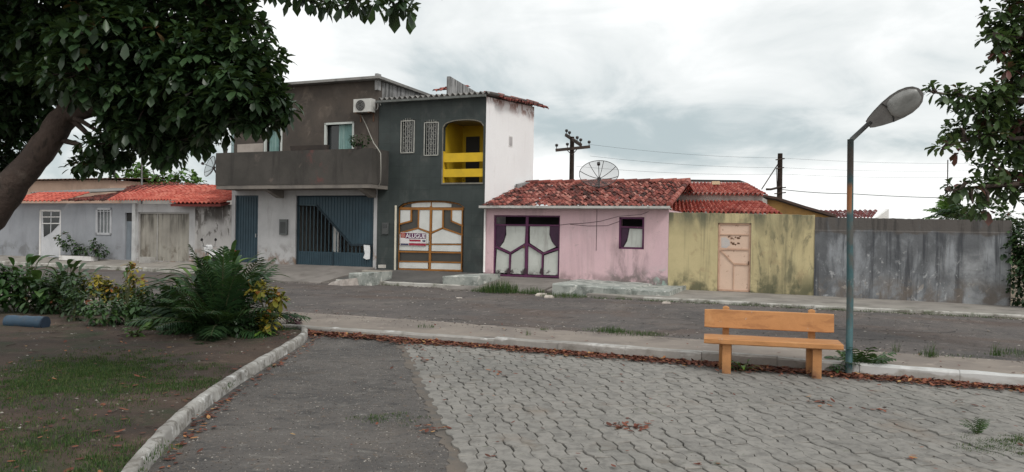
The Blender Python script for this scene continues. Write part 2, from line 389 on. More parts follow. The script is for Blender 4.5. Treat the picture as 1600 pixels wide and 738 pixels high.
pd = (PB-PA).normalized(); pn = Vector((-pd.y, pd.x, 0))  # pn points right (+x)
if pn.x < 0: pn = -pn
mb = MB(); q0 = PA-pd*1.2+pn*.18; q1 = PB+pd*5+pn*.18
mb.add([(q1.x-.3, q1.y, -.016), (30, -4, -.016), (30, bk(30), -.016), (q0.x-.3, bk(q0.x-.3), -.016)], [(0, 1, 2, 3)]); struct(mb, 'paver_bed', M_bed)
M_pav = tintmat('paver_concrete', [(0, (.160, .153, .143)), (.45, (.226, .216, .200)), (1, (.285, .270, .248))], rough=.9, bump=.5, grain=.45)
def pavers():
    mb = MB(); Lp, Wp, ga, am = .36, .137, .0031, .032
    def wave(s):
        t = (s/Lp) % 1.0
        return am*(0 if t < .34 else (t-.34)/.16 if t < .5 else 1 if t < .84 else (1-t)/.16)
    o = PB+pn*.02
    for r in range(-2, 110):
        for k in range(-30, 16):
            s0 = k*Lp+(Lp/2 if r % 2 else 0)+Lp*.08; w0 = r*Wp
            c = o+pd*(s0+Lp/2)+pn*(w0+Wp/2)
            if c.y > bk(c.x)-.06 or c.y < 3.2 or c.x > 12.5 or r < 0: continue
            if c.x > c.y*.9+3.2: continue
            mb.tint = min(1, max(0, random.gauss(.5, .085)+.32*mnoise.noise(Vector((c.x*.5, c.y*.5, 0)))))
            h = .012+random.gauss(0, .003)+.010*mnoise.noise(Vector((c.x*.55, c.y*.55, 4)))
            tx, ty = random.gauss(0, .016), random.gauss(0, .034); g = ga*random.uniform(.55, 1.7)
            dx_, dy_ = random.gauss(0, .0025), random.gauss(0, .002)
            ss = sorted({s0, s0+Lp}|{q_ for j in range(-1, 3) for e_ in (.0, .34, .5, .84) for q_ in [(math.floor(s0/Lp)+j+e_)*Lp] if s0+.012 < q_ < s0+Lp-.012}); g2 = ga*random.choice((.3, .5, .9, 1.6))
            lo = [(q_, w0+wave(q_)+g*random.uniform(.5, 1.5)) for q_ in ss]; hi = [(q_, w0+Wp+wave(q_)-g*random.uniform(.5, 1.5)) for q_ in ss]
            lo[0] = (lo[0][0]+g2, lo[0][1]); hi[0] = (hi[0][0]+g2, hi[0][1]); lo[-1] = (lo[-1][0]-g2, lo[-1][1]); hi[-1] = (hi[-1][0]-g2, hi[-1][1])
            ring = lo+hi[::-1]; n = len(ring); mx, my = s0+Lp/2, w0+Wp/2
            def pt(a, b, z): a += dx_; b += dy_; P_ = o+pd*a+pn*b; return (P_.x, P_.y, z+(a-mx)*tx+(b-my)*ty)
            ins = [(a+(mx-a)*.03, b+(my-b)*.075) for a, b in ring]
            vs = [pt(a, b, -.03) for a, b in ring]+[pt(a, b, h-.006) for a, b in ring]+[pt(a, b, h) for a, b in ins]
            fs = [(i, (i+1) % n, n+(i+1) % n, n+i) for i in range(n)]+[(n+i, n+(i+1) % n, 2*n+(i+1) % n, 2*n+i) for i in range(n)]
            m2 = n//2
            fs += [(2*n+i, 2*n+i+1, 3*n-2-i, 3*n-1-i) for i in range(m2-1)]
            mb.add(vs, fs)
    o_ = struct(mb, 'pavement', M_pav)
    bm = bmesh.new(); bm.from_mesh(o_.data); bmesh.ops.recalc_face_normals(bm, faces=bm.faces); bm.to_mesh(o_.data); bm.free()
def dirty(m):
    t = m.node_tree; b = t.nodes['Principled BSDF']; src = b.inputs['Base Color'].links[0].from_socket
    for sc, lo, hi, col, f in ((.9, .56, .72, (.19, .145, .11), .55), (.55, .54, .70, (.13, .13, .12), .5), (3.3, .60, .70, (.12, .105, .085), .55), (7., .63, .70, (.06, .075, .035), .5)):
        tc = t.nodes.new('ShaderNodeTexCoord'); n = t.nodes.new('ShaderNodeTexNoise'); n.inputs['Scale'].default_value = sc; n.inputs['Detail'].default_value = 7; n.inputs['Roughness'].default_value = .62
        mp = t.nodes.new('ShaderNodeMapping'); mp.inputs['Location'].default_value = (sc*3.1, sc, 0); t.links.new(tc.outputs['Object'], mp.inputs[0]); t.links.new(mp.outputs[0], n.inputs['Vector'])
        r = t.nodes.new('ShaderNodeMapRange'); r.interpolation_type = 'SMOOTHSTEP'; t.links.new(n.outputs['Fac'], r.inputs[0]); r.inputs[1].default_value = lo; r.inputs[2].default_value = hi; r.inputs[4].default_value = f
        x = t.nodes.new('ShaderNodeMix'); x.data_type = 'RGBA'; t.links.new(r.outputs[0], x.inputs[0]); t.links.new(src, x.inputs[6]); x.inputs[7].default_value = (*col, 1); src = x.outputs[2]
    t.links.new(src, b.inputs['Base Color'])
dirty(M_pav)
pavers()
M_sand = mat('path_edge_sand', (.150, .125, .105), (.105, .095, .085), 3., .95, .5, [((.10, .095, .09), 5., (1, 1, 1), .5, .62, None, None, .8)], bs=30)
mb = MB(); vs = []
for i in range(161):
    c = PA+(PB-PA)*(-.06+1.75*i/160); w = .05+.09*mnoise.noise(Vector((i*.13, 2, 0)))+.06*mnoise.noise(Vector((i*.6, 7, 0)))
    vs += [tuple(c-pn*max(.02, w)+Vector((0, 0, .004))), tuple(c+pn*.07+Vector((0, 0, .005)))]
mb.add(vs, [(2*i, 2*i+2, 2*i+3, 2*i+1) for i in range(160)]); struct(mb, 'path_edge', M_sand)

# --- garden bed
CURVE = [(-3.62, 12.45), (-3.30, 12.2), (-3.06, 11.25), (-2.99, 9.8), (-2.90, 8.0), (-2.78, 6.75), (-2.64, 5.9), (-2.40, 4.85), (-2.0, 3.6), (-1.2, 2.2)]
def curve_at(t):
    f = t*(len(CURVE)-1); i = min(int(f), len(CURVE)-2); f -= i
    p = [CURVE[max(0, min(len(CURVE)-1, i+k))] for k in (-1, 0, 1, 2)]
    return Vector([.5*(2*p[1][a]+(p[2][a]-p[0][a])*f+(2*p[0][a]-5*p[1][a]+4*p[2][a]-p[3][a])*f*f+(3*p[1][a]-p[0][a]-3*p[2][a]+p[3][a])*f**3) for a in (0, 1)]+[0])
M_soil = mat('bed_soil', (.078, .054, .041), (.045, .033, .027), 1.4, .95, .9, [
    ((.15, .108, .08), 2.5, (1, 1, 1), .55, .72, None, None, .7), ((.028, .045, .018), .8, (1, 1, 1), .50, .66, None, None, .75),
    ((.20, .15, .11), 30., (1, 1, 1), .62, .72, None, None, .6), ((.035, .025, .02), 9., (1, 1, 1), .55, .7, None, None, .7)], bs=24., bd=.03)
def soilz(x, y): return .075+.035*mnoise.noise(Vector((x*.9, y*.9, 2)))+.015*mnoise.noise(Vector((x*3, y*3, 5)))
mb = MB(); vs = []; nr, nc = 60, 60
for i in range(nr+1):
    c = curve_at(i/nr); le = Vector((-22, 20.2-18*i/nr, 0))
    for j in range(nc+1):
        q = (j/nc)**1.6; P = c.lerp(le, q)
        if P.y > bk(P.x): P.y = bk(P.x)
        vs.append((P.x, P.y, soilz(P.x, P.y)))
mb.add(vs, [(i*(nc+1)+j, i*(nc+1)+j+1, (i+1)*(nc+1)+j+1, (i+1)*(nc+1)+j) for i in range(nr) for j in range(nc)], True)
struct(mb, 'garden_soil', M_soil)
M_bk = mat('white_kerb', (.40, .39, .37), (.25, .24, .225), 2.2, .9, .6, [
    ((.125, .115, .10), 7.5, (1, 1, 1), .51, .58, None, None, .75), ((.19, .175, .155), 1.3, (1, 1, 1), .48, .60, None, None, .6), ((.17, .15, .13), 12., (1, 1, 1), .55, .68, None, None, .6), ((.66, .66, .65), 6., (1, 1, 1), .56, .7, None, None, .7)], bs=20)
mb = MB(); n = 120; vs = []
for i in range(n+1):
    c = curve_at(i/n); t_ = (curve_at(min(1, i/n+.01))-curve_at(max(0, i/n-.01))).normalized(); s_ = Vector((-t_.y, t_.x, 0))
    if s_.x < 0: s_ = -s_
    w = .046; q = lambda a: .018*mnoise.noise(Vector((i*.28, a, 0)))+.006*mnoise.noise(Vector((i*1.1, a, 3)))
    for d_, z_ in ((-w, -.05), (-w+q(1), .10+q(2)), (-w+.015, .118+q(3)), (0, .120+q(7)*.6), (w-.010+q(9)*.5, .116+q(4)*.7), (w+q(5), .098+q(6)), (w+.008, -.05)):
        P = c+s_*d_; vs.append((P.x, P.y, z_))
mb.add(vs, [(7*i+j, 7*i+j+1, 7*i+8+j, 7*i+7+j) for i in range(n) for j in range(6)]+[(0, 1, 2, 3, 4, 5, 6)], True)
struct(mb, 'kerb', M_bk)

# --- far pavement, drives and ramps before the houses
M_sw = mat('pavement_concrete', (.27, .25, .225), (.19, .175, .16), 1.1, .92, .4, [
    ((.11, .10, .09), 1.4, (1, 1, 1), .52, .72, None, None, .7), ((.055, .075, .03), 2.2, (1, 1, 1), .56, .72, None, None, .5)], bs=26)
M_ramp = mat('ramp_concrete', (.22, .20, .185), (.16, .147, .135), 1.2, .92, .4, [((.10, .09, .08), 1.6, (1, 1, 1), .5, .7, None, None, .6)], bs=26)
M_drv = mat('dark_drive', (.105, .10, .095), (.075, .072, .07), 1.2, .85, .4, [((.16, .15, .14), 2., (1, 1, 1), .55, .7, None, None, .5)], bs=26)
def slab(name, m, rows, edge=None):                     # rows: (u, z at the front wall, v of the outer edge, z there)
    mb = MB(); vs = []; fine = []
    for (a, b) in zip(rows, rows[1:]):
        k = max(1, int((b[0]-a[0])/.4))
        fine += [tuple(a[i]+(b[i]-a[i])*j/k for i in range(4)) for j in range(k)]
    fine.append(rows[-1])
    for u, zb, v, zf in fine:
        w = .025*mnoise.noise(Vector((u*1.7, 1, v))); q = .018*mnoise.noise(Vector((u*2.1, 4, 0)))
        vs += [(u, .1, zb), (u, -v*.5, (zb+zf)/2+q*.5), (u, -(v-.03), zf+q), (u, -(v+w), zf-.02+q), (u, -(v+.02+w), -.3), (u, .1, -.3)]
    n = len(fine)
    mb.add(vs, [(6*i+j+1, 6*i+7+j, 6*i+6+j, 6*i+j) for i in range(n-1) for j in range(4)]+[(0, 1, 2, 3, 4, 5), tuple(6*(n-1)+j for j in (5, 4, 3, 2, 1, 0))])
    return fstruct(mb, name, m)
slab('pavement', M_sw, [(-60, .28, 1.3, .10), (-14, .30, 1.3, .10), (-11.7, .36, 1.4, .12)])
slab('driveway', M_ramp, [(-11.68, .38, 1.4, .12), (-9.6, .38, 3.0, .04), (-5.18, .38, 3.1, .02)])
slab('driveway', M_drv, [(-5.16, .33, 2.3, .08), (-1.0, .33, 2.3, .08)])
slab('driveway', M_ramp, [(-.98, .25, 2.9, .02), (2.0, .25, 2.9, .02)])
slab('pavement', M_sw, [(2.02, .22, 2.2, .04), (5.0, .075, 3.1, .045), (9.1, .065, 3.2, .045), (13.9, .02, 3.3, .03), (40, .02, 3.3, .03)])
M_fk = mat('far_kerb', (.44, .43, .40), (.27, .26, .235), 2.2, .9, .5, [((.12, .11, .09), 2.5, (1, 1, 1), .5, .64, None, None, .8), ((.05, .07, .025), 2., (1, 1, 1), .55, .7, None, None, .6)], bs=22)
kerbstones(5.1, 40, 3.12, 3.27, .062, -.2, 'kerb', M_fk, .9)
kerbstones(-5.1, -1.0, 2.30, 2.42, .088, -.2, 'kerb', M_fk, .9)
kerbstones(-45, -11.9, 1.33, 1.45, .115, -.2, 'kerb', M_fk, .9)
# ================================================================== BUILDINGS
# shared materials
M_white = mat('white_paint', (.70, .69, .68), (.60, .59, .575), 1.2, .8, .2, [((.42, .39, .35), 1.4, (2, 1, .35), .55, .75, None, None, .5)])
M_glass = mat('dark_glass', (.018, .022, .024), None, 2, .12, 0, spec=.5)
M_dark = mat('dark_interior', (.03, .03, .03), None, 2, .9, 0)
M_tile_old = tintmat('old_clay_tile', [(0, (.05, .026, .023)), (.25, (.14, .045, .038)), (.6, (.27, .076, .060)), (.85, (.38, .14, .112)), (1, (.44, .23, .19))], rough=.85, bump=.4, grain=.62)
M_tile_new = tintmat('red_clay_tile', [(0, (.25, .052, .042)), (.5, (.42, .098, .072)), (1, (.56, .21, .165))], rough=.75, bump=.3, grain=.30)
M_tile_or = tintmat('orange_clay_tile', [(0, (.29, .062, .045)), (.5, (.47, .100, .070)), (1, (.56, .18, .13))], rough=.8, bump=.3, grain=.30)
M_fibro = mat('fibre_cement', (.24, .235, .225), (.15, .148, .145), 1.2, .9, .3, [((.06, .06, .058), 1.5, (1, 1, .6), .5, .7, None, None, .7)])
M_metal = mat('galvanised_metal', (.32, .33, .33), (.24, .245, .25), 3., .5, .1, metal=.4)
M_rust = mat('rusty_steel', (.14, .075, .045), (.09, .05, .035), 4., .8, .3)

# ---- slate-tiled two-storey house with the arched gate
M_slate = mat('slate_cladding', (.046, .057, .055), (.033, .043, .042), 1.2, .62, .3, [
    ((.095, .098, .092), 2.0, (1, 1, .5), .52, .74, None, None, .55), ((.034, .037, .037), 1.2, (1, 1, 1), .54, .72, None, None, .6)], bs=14)
def slate_joints():
    s_ = M_slate.node_tree; b = s_.nodes['Principled BSDF']; l = b.inputs['Base Color'].links[0]; src = l.from_socket
    tc = s_.nodes.new('ShaderNodeTexCoord'); mp = s_.nodes.new('ShaderNodeMapping'); mp.inputs['Rotation'].default_value = (R(90), 0, 0)
    br = s_.nodes.new('ShaderNodeTexBrick'); s_.links.new(tc.outputs['Object'], mp.inputs[0]); s_.links.new(mp.outputs[0], br.inputs['Vector'])
    br.inputs['Scale'].default_value = 1; br.inputs['Brick Width'].default_value = .40; br.inputs['Row Height'].default_value = .40; br.offset = 0
    br.inputs['Mortar Size'].default_value = .005; br.inputs['Color1'].default_value = (1, 1, 1, 1); br.inputs['Color2'].default_value = (.80, .82, .84, 1); br.inputs['Mortar'].default_value = (.62, .62, .6, 1)
    mx = s_.nodes.new('ShaderNodeMix'); mx.data_type = 'RGBA'; mx.blend_type = 'MULTIPLY'; mx.inputs[0].default_value = .85
    s_.links.new(src, mx.inputs[6]); s_.links.new(br.outputs['Color'], mx.inputs[7]); s_.links.new(mx.outputs[2], b.inputs['Base Color'])
slate_joints()
M_sidew = mat('side_white_paint', (.82, .82, .825), (.78, .775, .78), .7, .85, .25, [
    ((.30, .27, .25), 1.2, (1, 1, 1), .45, .60, (.95, .3), None, .6), ((.26, .12, .09), 2.5, (1, 1, 1), .42, .54, (5.5, 5.95), None, .85), ((.5, .46, .44), 1.3, (2, 2, .3), .58, .74, None, None, .35)])
M_yel = mat('yellow_paint', (.46, .31, .014), (.38, .255, .014), 1.5, .75, .15)
M_orange = mat('varnished_bars', (.30, .125, .025), (.22, .09, .02), 3., .55, .1)
M_panel = mat('gate_white_sheet', (.58, .59, .57), (.50, .51, .49), 1.6, .6, .15, [((.32, .30, .27), 3., (2, 1, .5), .55, .75, None, None, .5)])
uc0, uc1 = -5.12, -1.0; ZC = 6.16
house = fthing('row_house', 'narrow two-storey house clad in dark slate tiles with an arched yellow balcony', 'house', (uc0+uc1)/2, .3)
gx0, zg0 = U(620, 424); gx1, _ = U(724, 424); _, zgs = U(620, 324); _, zgt = U(672, 313.5)
lx0, zl0 = U(691, 286); lx1, _ = U(754, 286); _, zls = U(691, 199); _, zlt = U(722, 187.5)
w1 = (U(628, 0)[0], U(647, 0)[0], U(637, 239)[1], U(637, 187)[1]); w2 = (U(663.5, 0)[0], U(684, 0)[0], U(673, 243)[1], U(673, 189.5)[1])
w1 = (U(627, 213)[0], U(647.5, 213)[0], w1[2], w1[3]); w2 = (U(663.5, 213)[0], U(685, 213)[0], w2[2], w2[3])
mb = MB(); wall(mb, uc0, uc1, -.3, ZC, [(gx0, gx1, -.31, zgs), (lx0, lx1, zl0, zls), w1, w2], 0, .18, [(gx0, gx1, zgs, zgt), (lx0, lx1, zls, zlt)])
mb.build('front_wall', M_slate, house)
D_C = 4.35
mb = MB(); mb.hexa([(uc1-.05, .183, -.3), (uc1+.004, .005, -.3), (uc1+.004, D_C, -.3), (uc1-.05, D_C, -.3)], [(uc1-.05, .183, ZC-.02), (uc1+.004, .005, ZC-.02), (uc1+.004, D_C, ZC+.33), (uc1-.05, D_C, ZC+.33)])
sw = mb.build('side_wall', M_sidew, house)
mb = MB(); vx = uc1+.005; mb.box(vx, vx+.012, 1.92, 2.25, 4.72, 5.10); mb.m = 1; mb.box(vx+.012, vx+.02, 1.96, 2.21, 4.76, 5.06)
mb.build('vent', [M_white, mat('vent_grey', (.4, .385, .39))], house)
mb = MB(); mb.box(uc0+.01, uc1-.2, D_C-.1, D_C, -.3, ZC+.2); mb.box(uc0+.01, uc0+.16, .2, D_C-.1, -.3, ZC+.05); mb.build('back_wall', M_fibro, house)
# loggia
mb = MB(); yb = 1.5
mb.box(lx0-.12, lx0-.004, .183, yb, zl0-.2, zlt+.3); mb.box(lx0-.12, uc1-.052, yb, yb+.1, zl0-.2, zlt+.3); mb.box(min(lx1+.002, uc1-.07), uc1-.052, .183, yb, zl0-.2, zlt+.3)
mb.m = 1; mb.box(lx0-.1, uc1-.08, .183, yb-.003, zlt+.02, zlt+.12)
mb.m = 0; mb.box(lx0-.1, uc1-.08, .183, yb-.003, zl0-.16, zl0-.03)
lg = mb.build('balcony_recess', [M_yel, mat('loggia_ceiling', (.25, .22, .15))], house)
mb = MB(); a = lx0+.14; mb.box(a, lx0+.66, yb-.03, yb-.003, zl0-.02, zls-.15); mb.build('balcony_door', M_dark, house)
mb = MB()
for z0_, z1_ in ((U(722, 253)[1], U(722, 239)[1]), (U(722, 276.5)[1], U(722, 264)[1])): mb.box(lx0+.03, lx1-.01, .03, .12, z0_, z1_)
mb.box(lx0+.002, lx0+.03, .02, .14, zl0, U(691, 238)[1]+.03); mb.build('balcony_rail', mat('rail_yellow', (.60, .39, .02), (.50, .33, .02), 2, .7, .1), house)
M_trim = mat('plaster_edge', (.20, .19, .16), (.13, .125, .11), 4)
mb = MB(); mb.box(lx0-.02, lx1+.02, -.035, .10, zl0-.05, zl0-.003); mb.build('sill', M_trim, house)
def arch_pts(a, b, c, d, n=18): return [(a+(b-a)*k/n, c+(d-c)*math.sqrt(max(0, 1-abs(2*k/n-1)**2.4))) for k in range(n+1)]
mb = MB(); mb.bar(arch_pts(lx0, lx1, zls, zlt), .035, -.012, .02); mb.bar([(lx0-.01, zl0), (lx0-.01, zls)], .03, -.012, .02); mb.build('arch_trim', M_trim, house)
M_grille = mat('grille_paint', (.40, .40, .37), (.30, .30, .28), 5)
for (a, b, c, d) in (w1, w2):
    mb = MB(); mb.box(a+.01, b-.01, .10, .12, c+.01, d-.01); win = mb.build('window', M_glass, house)
    mb = MB(); mb.bar([(a, c), (b, c), (b, d-.05), (a, d-.05), (a, c)], .028, -.03, -.004)
    for k in range(1, 6): x = a+(b-a)*k/6; mb.bar([(x, c), (x, d+(.04 if k in (2, 3, 4) else 0))], .009, -.024, -.010)
    n = 7
    for k in range(n):                              # scroll work: rings between the bars
        z = c+(d-c)*(k+.5)/n
        for x in (a+(b-a)*.25, a+(b-a)*.5, a+(b-a)*.75):
            r = (b-a)*.095; mb.bar([(x+r*math.cos(t*math.pi/4+k), z+r*1.3*math.sin(t*math.pi/4+k)) for t in range(7)], .0065, -.020, -.006)
    mb.build('grille', M_grille, win)
# arched gate
gate = MB(); gate.box(gx0+.02, gx1-.02, .13, .15, zg0-.2, zgs); gate.prism([(x, z) for x, z in arch_pts(gx0+.02, gx1-.02, zgs, zgt-.01)], .13, .15)
go = gate.build('gate', mat('gate_dark_glass', (.050, .048, .042), None, 2, .3, 0, spec=.4), house)
Z = lambda pts: zpoly(605, 300, 5.27, pts)
mb = MB()
for p in ([(188,125),(188,100),(260,85),(347,79),(347,125)], [(356,79),(440,84),(517,99),(517,125),(356,125)], [(97,150),(180,150),(178,235),(95,258)], [(525,150),(608,150),(608,270),(522,240)],
          [(255,150),(340,148),(335,325),(250,295)], [(362,148),(445,148),(443,290),(358,325)], [(90,345),(240,306),(330,342),(328,425),(88,425)], [(357,347),(445,307),(605,360),(603,425),(355,425)],
          [(88,435),(328,440),(326,485),(86,480)], [(355,437),(601,440),(600,492),(353,487)], [(82,577),(323,582),(322,633),(80,628)], [(350,584),(600,592),(598,645),(348,638)]):
    mb.prism(Z(p), .10, .128)
mb.build('panel', M_panel, go)
mb = MB()
for p, w in (([(86,125),(80,640)], .05), ([(609,130),(600,648)], .04), ([(349,125),(338,642)], .075), ([(88,136),(610,140)], .085), ([(85,492),(602,502)], .05), ([(82,573),(602,583)], .045), ([(78,637),(602,650)], .06), ([(88,430),(602,434)], .035),
             ([(90,265),(185,240),(186,150)], .055), ([(88,340),(245,298),(335,335)], .05), ([(248,150),(245,298)], .05), ([(520,150),(518,240),(610,278)], .05), ([(350,338),(445,298),(607,355)], .05), ([(449,150),(446,298)], .05), ([(351,75),(351,130)], .03)):
    mb.bar(Z(p), w, .085+.001*random.random(), .122)
mb.bar(arch_pts(gx0+.03, gx1-.03, zgs, zgt-.03), .06, .087, .121)
mb.build('frame', M_orange, go)
mb = MB(); q = Z([(72, 120), (65, 637)]); mb.bar(q, .07, -.02, .06); mb.build('jamb', mat('jamb_cream', (.62, .58, .48)), house)
q = Z([(340, 420)])[0]; mb = MB(); mb.tube([(q[0], .085, q[1]-.06), (q[0], .04, q[1]-.05), (q[0], .04, q[1]+.05), (q[0], .085, q[1]+.06)], .010, 6); mb.build('handle', M_metal, go)
mb = MB(); a, b = U(598, 366), U(607.5, 348); mb.box(a[0], b[0], -.06, -.002, a[1], b[1]); mb.m = 1; mb.box(a[0]+.04, b[0]-.04, -.068, -.06, a[1]+.22, b[1]-.06)
mb.build('meter_box', [mat('meter_grey', (.085, .09, .09)), M_glass], house)
# roof
mb = MB(); ze = ZC-.02
corrugated(mb, (uc0+.1, -.24, ze+.095), (uc1+.25, -.24, ze+.095), (uc0+.1, D_C+.3, ze+.46), (uc1+.25, D_C+.3, ze+.49), 21, .05)
rf = mb.build('roof', M_fibro, house)
mb = MB(); mb.box(uc0+.05, uc1+.10, -.31, -.21, ze-.05, ze+.025); mb.build('gutter', mat('old_gutter', (.14, .15, .145), (.09, .095, .09), 3.), house)
mb = MB()
tiles(mb, (uc1+.30, .5, ze+.02), (uc1+.34, D_C+.8, ze+.36), (uc1-.35, .5, ze+.26), (uc1-.35, D_C+.8, ze+.66), 17, 3, .06, .3, tint=(.1, .62)); mb2 = mb
mb.build('verge_tiles', M_tile_old, house)
M_party = mat('streaked_cement', (.30, .30, .30), (.20, .20, .205), 1.4, .9, .3, [((.055, .055, .055), 3.2, (2.6, 2.6, .2), .46, .60, None, None, .85), ((.42, .42, .42), 3.5, (2.5, 2.5, .3), .55, .68, None, None, .6), ((.09, .09, .088), 1.2, (1, 1, 1), .48, .66, None, None, .6)])
mb = MB(); x = -3.55; mb.hexa([(x-.14, 2.3, 5.9), (x, 2.3, 5.9), (x, 5.2, 5.9), (x-.14, 5.2, 5.9)], [(x-.14, 2.3, 7.42), (x, 2.3, 7.42), (x, 5.2, 7.18), (x-.14, 5.2, 7.18)]); mb.build('parapet', M_party, house)
mb = MB(); tiles(mb, (-4.75, 3.2, 7.08), (-3.70, 3.2, 7.12), (-4.55, 4.3, 7.42), (-3.70, 4.3, 7.42), 5, 3, .06, .2, tint=(.1, .75)); mb.build('rear_roof', M_tile_old, house)
# downpipe on the corner
mb = MB(); p0, p1 = U(757.5, 327, .06), U(756.5, 424, .06); mb.tube([(uc1+.06, -.05, 2.56), (uc1+.05, -.05, 2.3), (uc1+.05, -.05, .36)], .035, 8); mb.build('downpipe', M_white, house)
# to-let banner tied to the gate
S = lambda pts: zpoly(610, 350, 16.4, pts)
sg = fthing('banner', 'small to-let banner with white lettering tied to the arched gate', 'banner', U(643, 373)[0], U(643, 384)[1], v0=-.07)
y_ = .068
mb = MB(); mb.prism(S([(235, 215), (890, 232), (885, 570), (225, 548)]), y_, y_+.012); mb.build('sheet', mat('banner_white', (.62, .60, .60), None, 2, .5, 0), sg)
mb = MB(); mb.prism(S([(362, 234), (885, 246), (884, 382), (360, 372)]), y_-.003, y_-.001); mb.build('title_band', mat('banner_purple', (.10, .012, .06), (.07, .01, .07), 3, .5, 0), sg)
mb = MB(); mb.prism(S([(240, 222), (360, 228), (358, 360), (238, 352)]), y_-.003, y_-.001); mb.m = 1
cx, cz = S([(303, 292)])[0]; mb.bar([(cx+.062*math.cos(t*math.pi/6), cz+.062*math.sin(t*math.pi/6)) for t in range(13)], .022, y_-.005, y_-.0031); mb.bar([(cx-.03, cz+.01), (cx, cz-.03), (cx+.04, cz+.04)], .015, y_-.005, y_-.0032)
mb.build('emblem', [mat('banner_red', (.30, .03, .02), None, 2, .5, 0), mat('banner_pink', (.62, .35, .30), None, 2, .5, 0)], sg)
mb = MB(); mb.prism(S([(452, 402), (752, 410), (750, 455), (470, 450)]), y_-.003, y_-.001); mb.prism(S([(450, 490), (885, 505), (884, 565), (450, 550)]), y_-.003, y_-.001); mb.build('red_band', mat('banner_crimson', (.30, .02, .045), None, 2, .5, 0), sg)
mb = MB(); mb.prism(S([(240, 500), (440, 505), (438, 548), (238, 543)]), y_-.003, y_-.001); mb.build('navy_band', mat('banner_navy', (.05, .05, .10), None, 2, .5, 0), sg); mb = MB(); mb.prism(S([(790, 420), (875, 422), (870, 462), (800, 460)]), y_-.003, y_-.001); mb.build('dark_square', mat('banner_navy', (.05, .05, .10), None, 2, .5, 0), sg)
tv, tf = text_mesh('ALUGUE', 1, 'lettering')
c00, c10, c01 = S([(366, 355)])[0], S([(872, 368)])[0], S([(370, 246)])[0]
mb = MB(); mb.add([(c00[0]+(c10[0]-c00[0])*x+(c01[0]-c00[0])*z, y_-.006, c00[1]+(c10[1]-c00[1])*x+(c01[1]-c00[1])*z) for x, z in tv], tf); mb.build('lettering', mat('letter_white', (.80, .78, .80), None, 2, .5, 0), sg)

# ---- raw-plaster two-storey house on the left with the balcony
M_brown = mat('raw_plaster', (.088, .073, .062), (.060, .052, .046), .8, .92, .45, [
    ((.15, .128, .11), .7, (1, 1, .8), .50, .66, None, None, .5), ((.040, .036, .033), .9, (1, 1, 1), .50, .66, None, None, .55),
    ((.055, .048, .043), 1.1, (1, 1, .5), .48, .68, None, None, .7), ((.17, .14, .115), 1.6, (1, 1, 1), .56, .72, None, None, .55)], bs=16)
M_bpar = mat('balcony_render', (.070, .064, .058), (.048, .045, .041), .9, .92, .4, [
    ((.037, .034, .032), 1.2, (1.5, 1, .3), .5, .68, None, None, .8), ((.14, .115, .10), 1.6, (1, 1, 1), .6, .74, None, None, .6), ((.13, .055, .05), 1.8, (1, 1, 1), .5, .62, None, (.6, 1.0, 2.0, 1.6), .7)], bs=16)
M_bwhite = mat('dirty_white_wall', (.44, .44, .445), (.36, .36, .365), .9, .88, .3, [
    ((.16, .15, .14), 1.6, (1, 1, 1), .46, .62, (.9, .35), None, .8), ((.27, .265, .26), 1.3, (2, 1, .4), .52, .7, None, None, .6), ((.19, .115, .07), 2.2, (1, 1, 1), .5, .62, (.75, .35), None, .7)])
M_bgate = mat('blue_gate_paint', (.032, .062, .082), (.026, .05, .067), 2., .5, .1)
ub0, ub1 = -11.66, -5.14; ZB = 6.93
bh = fthing('brown_house', 'two-storey bare plaster house with a long solid balcony and blue gates', 'house', (ub0+ub1)/2, .35)
zfl = U(460, 292)[1]
d0, d1 = U(367, 350)[0], U(403, 350)[0]; zd = U(385, 305.5)[1]
g0, g1 = U(461.5, 360)[0], U(583.5, 360)[0]; zgb = U(520, 305.5)[1]
mb = MB(); wall(mb, ub0, ub1, -.3, zfl, [(d0, d1, -.31, zd), (g0, g1, -.31, zgb)], 0, .2); mb.build('ground_wall', M_bwhite, bh)
bw1 = (U(414, 230)[0], U(440, 230)[0], zfl+.3, U(427, 198)[1]); bw2 = (U(508.5, 215)[0], U(552, 215)[0], U(530, 236)[1], U(530, 193)[1])
mb = MB(); wall(mb, ub0, ub1, zfl, ZB, [bw1, bw2], -.003, .2); mb.build('upper_wall', M_brown, bh)
mb = MB(); a, b = U(371, 236)[0], U(411, 236)[0]; mb.prism([(a, zfl+.2), (b, zfl+.2), (b, U(411, 224)[1]), (a, U(371, 226)[1])], -.012, -.004); mb.build('plaster_patch', mat('pale_render', (.36, .32, .29), (.28, .25, .225), 2), bh)
mb = MB(); mb.box(ub0-.03, ub0+.07, -.05, .1, zfl, ZB-.1); mb.build('corner_pipe', mat('pale_blue_pipe', (.27, .36, .38)), bh)
mb = MB(); y2 = 6.2
mb.hexa([(ub1-.15, .203, -.3), (ub1, .203, -.3), (ub1, y2, -.3), (ub1-.15, y2, -.3)], [(ub1-.15, .203, ZB-.02), (ub1, .203, ZB-.02), (ub1, y2, ZB+.12), (ub1-.15, y2, ZB+.12)])
mb.build('party_wall', M_party, bh)
mb = MB(); mb.box(ub0+.005, ub0+.16, .203, y2, -.3, ZB-.1); mb.box(ub0+.16, ub1-.15, y2-.15, y2, -.3, ZB-.05); mb.build('back_wall', M_brown, bh)
mb = MB(); r0_, r1_ = U(430, 129, .35), U(592, 124, .35)
mb.hexa([(ub0-.2, -.35, ZB), (r1_[0], -.35, ZB-.0), (ub1-.02, y2, ZB+.05), (ub0-.2, y2, ZB+.05)], [(ub0-.2, -.35, ZB+.09), (r1_[0], -.35, ZB+.09), (ub1-.02, y2, ZB+.16), (ub0-.2, y2, ZB+.16)]); mb.build('roof', M_fibro, bh)
